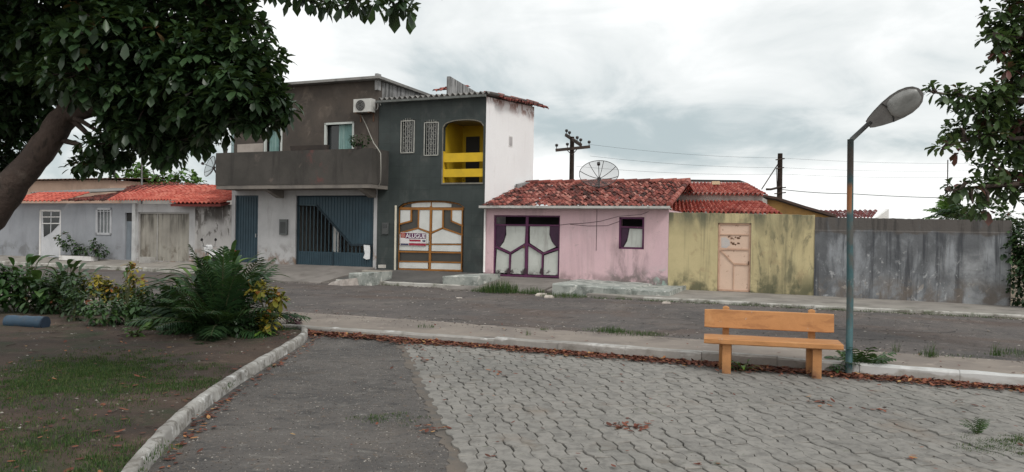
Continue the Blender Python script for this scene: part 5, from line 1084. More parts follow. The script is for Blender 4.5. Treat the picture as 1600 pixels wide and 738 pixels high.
tr = fthing('planter', 'dark trough of soil on the balcony wall below the right window', 'planter', (a+b)/2, zt2, v0=VB-.06); mb = MB(); mb.hexa([(a, -VB+.0, zt2), (b, -VB+.0, zt2), (b, -VB+.11, zt2), (a, -VB+.11, zt2)], [(a-.03, -VB-.02, zt2+.16), (b+.03, -VB-.02, zt2+.16), (b+.03, -VB+.13, zt2+.16), (a-.03, -VB+.13, zt2+.16)]); mb.build('trough', M_pot, tr)

# ================================================================== PLANTS
LEAF_DARK = tintmat('dark_tree_leaf', [(0, (.014, .030, .014)), (.5, (.030, .062, .024)), (.88, (.062, .112, .040)), (.96, (.10, .06, .03)), (1, (.14, .055, .03))], rough=.38, transl=.18, spec=.4)
LEAF_RIGHT = tintmat('almond_tree_leaf', [(0, (.022, .042, .017)), (.5, (.058, .100, .034)), (.80, (.095, .155, .052)), (.90, (.085, .045, .038)), (1, (.12, .045, .04))], rough=.42, transl=.22, spec=.4)
LEAF_FAR = tintmat('bright_tree_leaf', [(0, (.03, .07, .015)), (.6, (.07, .15, .03)), (1, (.13, .22, .05))], rough=.5, transl=.25)
LEAF_PALM = tintmat('bush_palm_leaf', [(0, (.010, .026, .012)), (.6, (.022, .055, .02)), (1, (.05, .10, .03))], rough=.45, transl=.15)
LEAF_BROAD = tintmat('broad_leaf', [(0, (.018, .042, .014)), (.6, (.035, .085, .022)), (1, (.075, .13, .035))], rough=.4, transl=.2, spec=.4)
LEAF_YEL = tintmat('croton_leaf', [(0, (.05, .075, .015)), (.5, (.17, .16, .025)), (.85, (.34, .26, .04)), (1, (.28, .10, .03))], rough=.45, transl=.2)
LEAF_LIME = tintmat('lime_leaf', [(0, (.05, .11, .02)), (1, (.14, .24, .04))], rough=.45, transl=.25)
LEAF_PURP = tintmat('purple_leaf', [(0, (.022, .012, .016)), (1, (.07, .03, .035))], rough=.5, transl=.1)
GRASS = tintmat('grass_blade', [(0, (.022, .050, .014)), (.6, (.045, .098, .024)), (1, (.13, .14, .055))], rough=.6, transl=.2)
LITTER = tintmat('fallen_leaf', [(0, (.075, .030, .020)), (.45, (.135, .045, .030)), (.80, (.20, .072, .042)), (.94, (.30, .13, .055)), (1, (.40, .25, .10))], rough=.8)
BARK = mat('grey_brown_bark', (.085, .062, .052), (.05, .038, .034), 2.5, .95, .9, [((.17, .145, .125), 3., (1, 1, .4), .54, .68, None, None, .7), ((.03, .026, .022), 5., (2, 2, .4), .54, .66, None, None, .7)], bs=14, bd=.03)
STEM = mat('green_stem', (.06, .075, .03), (.05, .05, .025), 4)
def leaf(mb, p, d, up, L, Wd, fold=.25, droop=.25):
    d = d.normalized(); s = d.cross(up)
    if s.length < 1e-4: s = d.cross(Vector((1, .2, .1)))
    s.normalize(); n = s.cross(d); dn = Vector((0, 0, -1))
    c1 = p+d*L*.38+dn*(L*droop*.12); c2 = p+d*L*.76+dn*(L*droop*.5); t = p+d*L+dn*(L*droop*.9)
    mb.add([p, c1-s*Wd*.36+n*Wd*fold*.4, c1, c1+s*Wd*.36+n*Wd*fold*.4, c2-s*Wd*.5+n*Wd*fold*.4, c2, c2+s*Wd*.5+n*Wd*fold*.4, t],
           [(0, 2, 1), (0, 3, 2), (1, 2, 5, 4), (2, 3, 6, 5), (4, 5, 7), (5, 6, 7)], True)
def rvec(rr):
    while True:
        v = Vector((rr.uniform(-1, 1), rr.uniform(-1, 1), rr.uniform(-1, 1)))
        if .05 < v.length < 1: return v.normalized()
def rosette(mb, p, d, k, L, rr, base=.4, spread=.12):
    d = d.normalized(); a = d.cross(Vector((.3, .2, 1))).normalized(); b = a.cross(d); ph = rr.uniform(0, 6.28)
    t0 = base+rr.gauss(0, spread)
    for i in range(k):
        t = ph+i*2.4; el = rr.uniform(.05, .7)
        ld = (a*math.cos(t)+b*math.sin(t))*math.cos(el)+d*math.sin(el)
        mb.tint = min(1, max(0, t0+rr.gauss(0, .13))); l = L*rr.uniform(.65, 1.15)
        leaf(mb, p+ld*.02, ld, Vector((0, 0, 1)), l, l*rr.uniform(.45, .68), rr.uniform(.1, .5), rr.uniform(.1, .55))
def lobes_crown(mb, tw, lobes, dens, L, rr, k=(5, 9), tintb=.42, hub=None, redtop=0.):
    for (px, py, Y, rx, ry, *q) in lobes:
        f = q[0] if q else 1.; c = DP(px, py, Y); sx, sz = rx*Y/1200, ry*Y/1200; sy = min(max(sx, sz), 1.1*(sx+sz)/2)
        n = int(dens*f*(sx*sz+sx*sy+sz*sy))
        if tw is not None and hub is not None:
            h = min(hub, key=lambda q_: (q_-c).length); tw.tube([h, h.lerp(c, .5)+Vector((rr.gauss(0, .05), rr.gauss(0, .05), .06)), c], [.035, .025, .012], 6)
        for _ in range(n):
            v = rvec(rr); r = rr.random()**.45; o = Vector((v.x*sx*r, v.y*sy*r, v.z*sz*r)); p = c+o
            d = (v+Vector((0, 0, .35))+rvec(rr)*.5).normalized()
            red = redtop if rr.random() < redtop else 0
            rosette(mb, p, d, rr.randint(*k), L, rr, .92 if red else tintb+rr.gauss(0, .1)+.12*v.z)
            if tw is not None and rr.random() < .22: tw.tube([c+o*.25, p-d*.02], [.010, .004], 4)
def tree(name, label, loc, trunk, lobes, dens, L, leafm, seed, k=(5, 9), tintb=.42, limbs=(), redtop=0., group=None):
    rr = random.Random(seed); root = wthing(name, label, 'tree', loc, group)
    mb = MB(); hub = []
    def path(pts, rs):
        P = [Vector(p) for p in pts]; out = []; ro = []
        for i in range(len(P)-1):
            p = [P[max(0, i-1)], P[i], P[i+1], P[min(len(P)-1, i+2)]]
            for t in [x/6 for x in range(6)]+([1.] if i == len(P)-2 else []):
                out.append(.5*(2*p[1]+(p[2]-p[0])*t+(2*p[0]-5*p[1]+4*p[2]-p[3])*t*t+(3*p[1]-p[0]-3*p[2]+p[3])*t**3)+Vector((rr.gauss(0, .006), rr.gauss(0, .006), 0))); ro.append((rs[i]+(rs[i+1]-rs[i])*t)*(1+rr.gauss(0, .03)))
        mb.tube(out, ro, 14); hub.extend(out[len(out)//3:])
    path(*trunk)
    for l in limbs: path(*l)
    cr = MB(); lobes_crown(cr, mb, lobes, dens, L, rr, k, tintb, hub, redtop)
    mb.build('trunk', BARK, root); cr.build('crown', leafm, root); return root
# ---- big tree leaning in from the left
b0 = GP(-85, 610, .1)
tr_pts = [Vector((b0.x, b0.y, -.1)), DP(-82, 470, 7.7), DP(-48, 385, 7.6), DP(0, 318, 7.5), DP(52, 250, 7.4), DP(105, 180, 7.4), DP(150, 110, 7.4), DP(190, 20, 7.4), DP(220, -90, 7.4)]
tree('shade_tree', 'dark leafy shade tree with a thick leaning trunk over the garden bed', Vector((b0.x, b0.y, .05)), (tr_pts, [.26, .20, .165, .145, .128, .115, .09, .07, .04]),
     [(330, 125, 6.7, 95, 90), (235, 150, 6.9, 85, 85), (385, 150, 6.4, 62, 52), (425, 165, 6.5, 38, 28), (395, 95, 6.6, 45, 60), (350, 30, 6.8, 62, 60), (270, 195, 7.0, 60, 38), (180, 222, 7.2, 55, 30, .8), (130, 255, 7.3, 32, 18, .7), (300, 215, 6.9, 38, 18, .8), (345, 172, 6.6, 45, 30),
      (250, 60, 7.2, 110, 85), (140, 60, 7.4, 120, 80), (20, 40, 7.6, 130, 90), (-70, 130, 7.8, 110, 120), (25, 150, 8.0, 90, 55), (30, 215, 8.2, 55, 35, .6), (-40, 260, 8.2, 60, 60), (150, 110, 6.7, 80, 50), (175, 55, 6.6, 90, 50), (95, 120, 7.0, 60, 30, .6), (215, 195, 6.9, 42, 26), (250, 235, 7.0, 40, 18, .8), (175, 250, 7.2, 40, 14, .7), (200, -90, 7.0, 280, 85), (-150, -20, 8, 150, 150),
      (500, -12, 5.6, 55, 22, .42), (560, -8, 5.4, 55, 25, .42), (615, 8, 5.3, 40, 14, .38), (470, -30, 5.8, 60, 25, .5), (640, -8, 5.3, 35, 20, .38)],
     330, .108, LEAF_DARK, 21, (6, 10), .36, [([tr_pts[7], DP(330, -80, 6.4), DP(450, -45, 5.9), DP(560, -22, 5.5), DP(640, 0, 5.3)], [.10, .07, .05, .03, .012]), ([tr_pts[5], DP(230, 150, 6.9), DP(320, 150, 6.8), DP(410, 160, 6.5)], [.09, .06, .04, .02]), ([tr_pts[3], DP(-40, 230, 7.9), DP(-90, 120, 8)], [.13, .10, .05])])
# ---- almond tree on the right
b1 = GP(1735, 575, 0)
t2 = [Vector((b1.x, b1.y, -.1)), DP(1725, 470, 10.3), DP(1712, 330, 10.4), DP(1695, 180, 10.5), DP(1680, 20, 10.5), DP(1670, -120, 10.5)]
tree('almond_tree', 'large leaved tree reaching in from the right with reddish branch tips', Vector((b1.x, b1.y, 0)), (t2, [.22, .17, .15, .13, .10, .05]),
     [(1585, 25, 10.6, 42, 32), (1560, 62, 10.3, 26, 18, .8), (1600, 75, 10.6, 45, 40), (1590, 110, 10.4, 48, 28), (1545, 150, 10.4, 48, 26, .9), (1505, 150, 10.2, 30, 14, .8), (1462, 143, 10.1, 20, 8, .8), (1540, 182, 10.4, 46, 20), (1500, 200, 10.3, 28, 12, .8),
      (1480, 232, 10.2, 24, 11, .8), (1530, 215, 10.4, 40, 18, .9), (1590, 190, 10.8, 55, 55), (1590, 250, 10.7, 42, 40), (1545, 255, 10.5, 26, 14, .7), (1560, 290, 10.4, 42, 16), (1505, 288, 10.2, 30, 11, .8), (1485, 300, 10.2, 18, 7, .7), (1600, 300, 10.6, 26, 24), (1545, 325, 10.3, 26, 10, .7), (1520, 318, 10.2, 16, 7, .6),
      (1680, 60, 10.6, 90, 110), (1690, 220, 10.7, 100, 90), (1690, 300, 10.7, 55, 36), (1640, -60, 10.6, 110, 70)],
     120, .140, LEAF_RIGHT, 33, (6, 9), .38, [([t2[3], DP(1620, 160, 10.5), DP(1540, 155, 10.4), DP(1450, 143, 10.1)], [.07, .05, .03, .01]), ([t2[2], DP(1640, 290, 10.6), DP(1560, 290, 10.4), DP(1480, 298, 10.2)], [.07, .05, .03, .01]), ([t2[3], DP(1610, 215, 10.6), DP(1530, 215, 10.4), DP(1470, 234, 10.2)], [.06, .04, .02, .008]), ([t2[4], DP(1630, 60, 10.6), DP(1560, 55, 10.4)], [.05, .03, .01])], redtop=.10)
# ---- trees beyond the houses
b2 = DP(240, 380, 46); b2.z = -.3
tree('green_tree', 'bright green tree behind the roofs of the low houses', b2, ([b2, DP(240, 310, 46), DP(242, 275, 46)], [.3, .22, .12]), [(200, 275, 46, 34, 16), (240, 265, 46, 38, 14), (275, 275, 46, 32, 14), (225, 290, 45, 60, 14), (300, 285, 46, 16, 9), (180, 262, 46, 16, 8), (255, 288, 46, 50, 12)], 6.5, .40, LEAF_FAR, 5, (6, 9), .45)
def bush(name, label, loc, lobes, dens, L, leafm, seed, k=(4, 8), tintb=.5, cat='shrub', group=None, stems=None, lobe_stems=True):
    rr = random.Random(seed); root = wthing(name, label, cat, loc, group); cr = MB(); st = MB()
    for (c, r) in lobes:
        c = Vector(c)
        if lobe_stems: st.tube([Vector(loc)+Vector((rr.gauss(0, .02), rr.gauss(0, .02), -.03)), Vector(loc).lerp(c, .5)+Vector((0, 0, .02)), c], [.018*(.5+L*3), .012*(.5+L*3), .006], 6)
        n = max(3, int(dens*(r[0]*r[1]+r[0]*r[2]+r[1]*r[2])))
        for _ in range(n):
            v = rvec(rr); q = rr.random()**.45; p = c+Vector((v.x*r[0]*q, v.y*r[1]*q, v.z*r[2]*q))
            if p.z < loc[2]: continue
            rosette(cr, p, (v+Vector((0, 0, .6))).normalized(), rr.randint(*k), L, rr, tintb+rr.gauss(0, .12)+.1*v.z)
    if lobe_stems: st.build('stem', STEM, root)
    cr.build('foliage', leafm, root); return root
p = DP(1634, 420, 18.9); p.z = 0; bush('hedge', 'dark hedge filling the gap past the grey wall end', p, [(p+Vector((-.15, .3, 1.1)), (.55, .7, 1.15)), (p+Vector((.9, -.3, 1.1)), (1.0, .7, 1.2)), (p+Vector((.1, 1., 1.7)), (.8, .8, .8)), (p+Vector((2.2, -.9, 1.3)), (1.2, .8, 1.2))], 130, .15, LEAF_DARK, 8, cat='hedge', tintb=.4)
p = WUV(13.2, -2.6, 0); bush('shrub', 'dark shrub top showing over the right end of grey wall', p, [(p+Vector((0, 0, 2.2)), (.7, .5, .35)), (p+Vector((.9, -.2, 2.2)), (.7, .5, .35))], 40, .18, LEAF_DARK, 9, tintb=.45)
def palm_plant(name, label, loc, n, L, seed, leafm, lift=(.5, 1.35), leafl=.22, lw=.018, cat='plant', stem_h=.0, group=None, nl=22, droop=1.):
    rr = random.Random(seed); root = wthing(name, label, cat, loc, group); mb = MB(); st = MB(); top = Vector(loc)+Vector((0, 0, stem_h))
    if stem_h: st.tube([Vector(loc)-Vector((0, 0, .05)), top], [.10, .07], 9)
    for i in range(n):
        az = i*2.4+rr.uniform(-.3, .3); el = rr.uniform(*lift); l = L*rr.uniform(.7, 1.1); d = Vector((math.cos(az)*math.cos(el), math.sin(az)*math.cos(el), math.sin(el)))
        pts = []; q = top.copy(); dd = d.copy(); seg = 9
        for s_ in range(seg+1): pts.append(q.copy()); dd = (dd+Vector((0, 0, -.13*droop*(s_/seg+.3)))).normalized(); q = q+dd*l/seg
        for a_, b_ in zip(pts, pts[1:]):
            if b_.z < loc[2]-.02: b_.z = loc[2]+.01
        st.tube(pts, [.011*(1-.08*k_)*L for k_ in range(len(pts))], 5, False); tb_ = rr.uniform(.15, .75)
        for s_ in range(nl):
            t = .14+.86*s_/nl; f = t*seg; k_ = min(int(f), seg-1); pos = pts[k_].lerp(pts[k_+1], f-k_); tan = (pts[k_+1]-pts[k_]).normalized(); side = tan.cross(Vector((0, 0, 1))).normalized(); ll = leafl*math.sin(math.pi*min(1, .12+t*.88))**.6*rr.uniform(.8, 1.1)
            for sg in (-1, 1):
                ld = (side*sg+tan*.75+Vector((0, 0, rr.uniform(-.25, .15)))).normalized(); mb.tint = min(1, max(0, tb_+rr.gauss(0, .12))); w_ = tan*lw
                mid = pos+ld*ll*.5; tip = pos+ld*ll+Vector((0, 0, -ll*.25*droop)); mb.add([pos-w_*.4, pos+w_*.4, mid+w_*.6, tip, mid-w_*.6], [(0, 1, 2, 4), (4, 2, 3)])
    st.build('stem', STEM, root); mb.build('fronds', leafm, root); return root
def broad_plant(name, label, loc, n, L, Wd, seed, leafm, pet=.3, lift=(.5, 1.3), cat='plant', group=None, tintb=.5):
    rr = random.Random(seed); root = wthing(name, label, cat, loc, group); mb = MB(); st = MB(); loc = Vector(loc)
    for i in range(n):
        az = i*2.4+rr.uniform(-.4, .4); el = rr.uniform(*lift); d = Vector((math.cos(az)*math.cos(el), math.sin(az)*math.cos(el), math.sin(el))); l = pet*rr.uniform(.6, 1.2)
        a = loc+Vector((rr.gauss(0, .03), rr.gauss(0, .03), -.02)); b = a+d*l; st.tube([a, a.lerp(b, .5)+Vector((0, 0, .02)), b], [.008, .007, .005], 5, False)
        ld = Vector((d.x, d.y, d.z*.35+rr.uniform(-.2, .2))); k_ = rr.uniform(.7, 1.15); mb.tint = min(1, max(0, tintb+rr.gauss(0, .2)))
        ld.normalize(); s = ld.cross(Vector((0, 0, 1))).normalized(); up = s.cross(ld); vs = []; m_ = 8; LL, WW = L*k_, Wd*k_
        for q in range(m_+1):
            t = q/m_; c = b+ld*LL*t+Vector((0, 0, -LL*.45*t*t)); w = WW*.5*math.sin(math.pi*min(1, .06+t*.94))**.75; vs += [c-s*w+up*w*.35, c, c+s*w+up*w*.35]
        mb.add(vs, [(3*q+j, 3*q+j+1, 3*q+4+j, 3*q+3+j) for q in range(m_) for j in (0, 1)], True)
    st.build('stem', STEM, root); mb.build('leaves', leafm, root); return root
SB = .085
def G(px, py): p_ = GP(px, py, SB); return Vector((p_.x, p_.y, soilz(p_.x, p_.y)-.005))
palm_plant('palm_bush', 'big dark drooping palm bush at the end of the garden bed', G(345, 518), 52, 1.30, 3, LEAF_PALM, (.12, 1.5), .40, .026, nl=26, droop=.9)
palm_plant('palm_bush', 'lower spreading fern-like bush left of the big palm bush', G(272, 508), 40, .72, 4, LEAF_PALM, (.2, 1.3), .22, .024, nl=20)
broad_plant('leafy_plant', 'tall bright green plant with upright leaves behind the big palm bush', G(318, 500), 20, .62, .13, 5, LEAF_LIME, .85, (1.15, 1.5))
broad_plant('leafy_plant', 'large dark plant with a pale arching leaf right of the palm bush', G(378, 503), 20, .62, .19, 6, LEAF_BROAD, .62, (.7, 1.35))
bush('croton', 'yellow leaved croton at the tip of the garden bed by white kerb', G(420, 522), [(G(418, 522)+Vector((0, 0, .22)), (.14, .14, .12)), (G(424, 520)+Vector((.05, .05, .58)), (.14, .12, .10)), (G(412, 520)+Vector((-.10, .05, .66)), (.14, .12, .12)), (G(430, 518)+Vector((.08, .0, .50)), (.09, .09, .08))], 234, .15, LEAF_YEL, 11, (4, 6), .6)
broad_plant('leafy_plant', 'small lime leaved plant at the foot of the croton', G(412, 524), 9, .16, .07, 12, LEAF_LIME, .10, (.3, 1.1))
bush('shrub', 'low purple-brown shrub beside the end of the white kerb', G(448, 506), [(G(448, 506)+Vector((0, 0, .10)), (.22, .15, .09)), (G(458, 505)+Vector((.05, 0, .09)), (.18, .14, .08))], 180, .08, LEAF_PURP, 13)
bush('croton', 'yellow croton shrub in the middle of the bed', G(158, 487), [(G(150, 487)+Vector((0, 0, .52)), (.26, .2, .2)), (G(168, 487)+Vector((.05, 0, .42)), (.2, .2, .16))], 182, .13, LEAF_YEL, 14, (4, 7), .55)
bush('croton', 'yellow and orange croton right of a thin green stalk', G(214, 488), [(G(214, 488)+Vector((0, 0, .50)), (.22, .18, .20)), (G(206, 488)+Vector((0, 0, .78)), (.13, .12, .12))], 182, .13, LEAF_YEL, 15, (4, 7), .68)
broad_plant('leafy_plant', 'big leaved plant with drooping pale leaves beside the leaning trunk', G(62, 486), 44, .44, .16, 16, LEAF_BROAD, .52, (.4, 1.4))
bush('shrub', 'dark round shrub behind the blue drum', G(95, 488), [(G(95, 488)+Vector((0, 0, .40)), (.38, .3, .36)), (G(70, 488)+Vector((0, 0, .32)), (.35, .3, .3))], 156, .13, LEAF_DARK, 17, tintb=.5)
bush('shrub', 'tall leafy shrub at the left edge of the bed', G(20, 486), [(G(20, 486)+Vector((0, 0, .45)), (.4, .3, .4)), (G(-20, 486)+Vector((0, 0, .5)), (.4, .3, .4))], 156, .14, LEAF_BROAD, 18, tintb=.35)
bush('shrub', 'thin upright dark shrub between the drum and the yellow croton', G(118, 500), [(G(118, 500)+Vector((0, 0, .3)), (.22, .2, .28)), (G(112, 500)+Vector((0, 0, .66)), (.12, .12, .14))], 182, .10, LEAF_DARK, 19, tintb=.5)
bush('shrub', 'low mid-green shrub before the yellow croton', G(160, 508), [(G(160, 508)+Vector((0, 0, .2)), (.33, .25, .2)), (G(190, 506)+Vector((0, 0, .22)), (.3, .22, .2))], 208, .10, LEAF_BROAD, 20, tintb=.45)
bush('shrub', 'leafy green shrub left of the fern-like bush', G(222, 506), [(G(222, 506)+Vector((0, 0, .26)), (.32, .25, .24)), (G(245, 505)+Vector((0, 0, .2)), (.25, .2, .18))], 208, .11, LEAF_BROAD, 22, tintb=.55)
broad_plant('leafy_plant', 'small pale green plant before the leafy shrubs on the soil', G(210, 524), 16, .15, .08, 23, LEAF_LIME, .12, (.3, 1.2), tintb=.3)
bush('shrub', 'dark low growth at the foot of the big palm bush', G(300, 520), [(G(300, 520)+Vector((0, 0, .14)), (.4, .22, .14)), (G(370, 522)+Vector((0, 0, .14)), (.4, .22, .14))], 208, .10, LEAF_DARK, 24, tintb=.35)
broad_plant('leafy_plant', 'thin green stalk standing before the stained garage', G(196, 495), 7, .22, .06, 25, LEAF_BROAD, .75, (1.35, 1.55))
bush('shrub', 'dark shrub between the yellow crotons and the fern-like bush', G(190, 486), [(G(185, 486)+Vector((0, 0, .28)), (.45, .3, .26)), (G(240, 490)+Vector((0, 0, .30)), (.4, .3, .28))], 150, .12, LEAF_DARK, 50, tintb=.5)
bush('shrub', 'dark low shrub filling the bed just right of the blue drum', G(120, 492), [(G(130, 492)+Vector((0, 0, .25)), (.4, .3, .25)), (G(90, 482)+Vector((0, .2, .45)), (.4, .3, .35))], 150, .12, LEAF_DARK, 51, tintb=.45)
broad_plant('leafy_plant', 'tall mid-green plant with upright leaves behind the blue drum', G(36, 482), 40, .42, .13, 52, LEAF_BROAD, .80, (.9, 1.45), tintb=.45)
broad_plant('leafy_plant', 'tall dark leafy plant left of the yellow croton', G(104, 486), 34, .40, .13, 53, LEAF_DARK, .80, (.9, 1.45), tintb=.5)
broad_plant('leafy_plant', 'upright broad leaves rising out of the big palm bush', G(356, 508), 84, .62, .085, 54, LEAF_BROAD, .92, (.9, 1.5), tintb=.35)
broad_plant('leafy_plant', 'upright dark leaves at the left side of the big palm bush', G(312, 508), 70, .58, .085, 55, LEAF_PALM, .75, (.8, 1.45), tintb=.5)
broad_plant('leafy_plant', 'bright green leafy plant before the fern-like bush', G(245, 513), 30, .22, .10, 56, LEAF_LIME, .20, (.4, 1.3), tintb=.15)
# plants by the houses
p = WUV(U(112, 400, .5)[0], .42, .42); bush('potted_shrub', 'leafy shrub growing from the white planter box', p, [(p+Vector((-.35, 0, .6)), (.4, .25, .35)), (p+Vector((.1, 0, .25)), (.5, .25, .25))], 80, .16, LEAF_DARK, 30, tintb=.5)
p = WUV(U(152, 404, .5)[0], .40, .30); bush('shrub', 'dark spiky shrub against the blue-grey wall below the window', p, [(p+Vector((-.1, 0, .35)), (.5, .2, .25)), (p+Vector((-.15, 0, .7)), (.15, .12, .18))], 90, .17, LEAF_DARK, 31, tintb=.5)
p = WUV(U(352, 235, VB-.06)[0], VB-.06, zt2); pt_ = wthing('potted_plant', 'straggly potted plant on the left end of the balcony wall', 'plant', p)
mb = MB(); mb.tube([p, p+Vector((0, 0, .16))], [.07, .10], 12); mb.build('pot', M_pot, pt_)
mb = MB(); rr = random.Random(3); tw = MB(); tw.tube([p+Vector((0, 0, .15)), p+Vector((.03, 0, .4)), p+Vector((.0, 0, .75))], [.012, .009, .004], 5)
for z_, dx in ((.35, -.18), (.42, .15), (.3, .2), (.6, -.05), (.3, -.25)): rosette(mb, p+Vector((dx, 0, z_)), Vector((dx, 0, .5)), 5, .13, rr, .4); tw.tube([p+Vector((.02, 0, .22)), p+Vector((dx, 0, z_))], [.006, .003], 4)
tw.build('stem', STEM, pt_); mb.build('foliage', LEAF_DARK, pt_)
p = WUV(U(562, 236, VB-.06)[0], VB-.06, zt2); pt_ = wthing('potted_plant', 'bushy potted plant on the balcony wall near the hanging cable', 'plant', p)
mb = MB(); mb.tube([p, p+Vector((0, 0, .16))], [.09, .12], 12); mb.build('pot', M_pot, pt_); mb = MB(); rr = random.Random(6)
for _ in range(26): v = rvec(rr); rosette(mb, p+Vector((v.x*.38, v.y*.12, .28+v.z*.16)), v, 5, .12, rr, .35)
mb.build('foliage', LEAF_DARK, pt_)
p = DP(1480, 352, 30); p.z = -.3; palm_plant('palm_tree', 'small distant palm top showing above the grey wall', p, 16, 1.0, 41, LEAF_FAR, (.2, 1.4), .35, .06, 'palm', DP(1480, 342, 30).z+.3, nl=14)
p = WUV(13.6, -6, -.3); palm_plant('palm_tree', 'darker palm crown over the grey wall beside the pale dish', p, 18, 1.1, 42, LEAF_PALM, (.1, 1.3), .4, .05, 'palm', 2.75, nl=16)
p = GP(1345, 586, 0); palm_plant('weed', 'sprawling green weed at the foot of the lamp post', Vector((p.x, p.y+.12, 0)), 26, .55, 43, LEAF_BROAD, (.1, 1.1), .17, .032, 'weed', nl=9)
p = GP(1312, 588, 0); broad_plant('weed', 'dark leafy weed between bench leg and lamp post', Vector((p.x, p.y+.15, 0)), 22, .14, .05, 44, LEAF_BROAD, .10, (.2, 1.2), 'weed')
p = GP(1158, 562, .14); broad_plant('weed', 'bright green weed growing under the bench seat by the kerb', Vector((p.x, p.y-.05, .0)), 18, .16, .05, 45, LEAF_LIME, .14, (.3, 1.3), 'weed')
p = GP(1527, 680, 0); palm_plant('weed', 'thin wispy weed sprouting between the pavers at the right', Vector((p.x, p.y, 0)), 9, .20, 46, LEAF_BROAD, (.8, 1.45), .05, .008, 'weed', nl=8)
# grass tufts
def tuft(mb, p, r, h, n, rr, asp=1.):
    for _ in range(n):
        a = rr.uniform(0, 6.28); q = r*math.sqrt(rr.random()); x, y = p.x+q*math.cos(a)*asp, p.y+q*math.sin(a); hh = h*rr.uniform(.4, 1.1)*(1-.5*(q/r)**2); t = rr.uniform(0, 6.28); l = rr.uniform(.1, .6)*hh; w = .0025+.008*h*rr.random()
        mb.tint = rr.random()**1.3; z = p.z; dx, dy = math.cos(t), math.sin(t)
        mb.add([(x-dy*w, y+dx*w, z), (x+dy*w, y-dx*w, z), (x+dx*l*.4+dy*w*.7, y+dy*l*.4-dx*w*.7, z+hh*.6), (x+dx*l*.4-dy*w*.7, y+dy*l*.4+dx*w*.7, z+hh*.6), (x+dx*l, y+dy*l, z+hh)], [(0, 1, 2, 3), (3, 2, 4)])
rr = random.Random(77)
for px, py, r, h, n, lab in ((782, 457, .42, .42, 900, 'biggest green grass tuft at the kerb between the pink gate and slate house'), (757, 456, .30, .22, 350, 'low grass tuft left of the biggest tuft by the road edge'), (832, 459, .28, .24, 350, 'small grass tuft at the foot of the pink gate ramp'), (880, 464, .50, .16, 600, 'flat grass patch under the long peeling step')):
    p = GP(px, py, 0); mb = MB(); tuft(mb, p, r, h, n, rr, 1.3); wsolo(mb, 'grass_tuft', GRASS, lab, 'grass tuft', p, 'grass tufts along the far kerb')
mb = MB()
for u_ in [x*.22 for x in range(18, 140)]:
    if rr.random() < .8: P = WUV(u_+rr.gauss(0, .1), 3.33+abs(rr.gauss(0, .09)), -.02); tuft(mb, P, .16, .05+.04*rr.random(), 60, rr, 1.2)
for _ in range(36): u_ = rr.uniform(-20, 18); P = WUV(u_, vk(u_)+.05+abs(rr.gauss(0, .1)), -.02); tuft(mb, P, .12, .1, 25, rr)
for px, py, r, h, n in ((665, 512, .10, .10, 60), (955, 519, .16, .13, 220), (945, 517, .3, .06, 200), (992, 522, .3, .07, 300), (1012, 523, .25, .05, 200), (1455, 558, .06, .26, 40), (1448, 556, .12, .10, 60), (1555, 556, .05, .24, 34), (1400, 550, .04, .20, 22), (1583, 553, .12, .14, 70), (1572, 556, .2, .06, 80), (825, 524, .03, .12, 16), (1500, 558, .2, .05, 60), (850, 516, .06, .06, 40)):
    P = GP(px, py, .12); tuft(mb, P, r, h, n, rr, 1.4)
for px, py, r, n in ((608, 652, .22, 300), (1580, 700, .30, 1100), (1540, 704, .2, 350), (1600, 690, .3, 500), (395, 572, .22, 260), (375, 580, .15, 140)): [tuft(mb, GP(px, py, .004)+Vector((rr.gauss(0, r*.5), rr.gauss(0, r*.4), 0)), .07, .028, 26, rr, 1.4) for _ in range(n//18)]
tag(mb.build('grass', GRASS), 'thin short grass along kerbs and in cracks of the paving', 'grass', kind='stuff')
mb = MB()
for px, py, r, n in ((150, 588, .65, 1500), (205, 596, .55, 900), (90, 575, .5, 800), (60, 600, .5, 500), (260, 600, .35, 350), (50, 660, .3, 260), (95, 685, .3, 300), (185, 715, .22, 420), (165, 735, .2, 300), (20, 580, .5, 400), (440, 516, .16, 160), (300, 575, .4, 260), (120, 640, .4, 160), (60, 720, .35, 200), (250, 560, .5, 250), (30, 630, .4, 250), (130, 585, .6, 1600), (190, 612, .5, 900), (100, 600, .5, 1500), (180, 575, .6, 1400), (60, 690, .5, 1300), (150, 560, .6, 900), (20, 610, .5, 900), (300, 600, .3, 500)):
    for _ in range(n//12): q = G(px, py); P = q+Vector((rr.gauss(0, r*.6), rr.gauss(0, r*.6), 0)); P.z = soilz(P.x, P.y)-.004; tuft(mb, P, rr.uniform(.06, .2), rr.uniform(.025, .05), 34, rr)
tag(mb.build('grass', GRASS), 'short patchy grass on the bare soil of the bed', 'grass', kind='stuff')
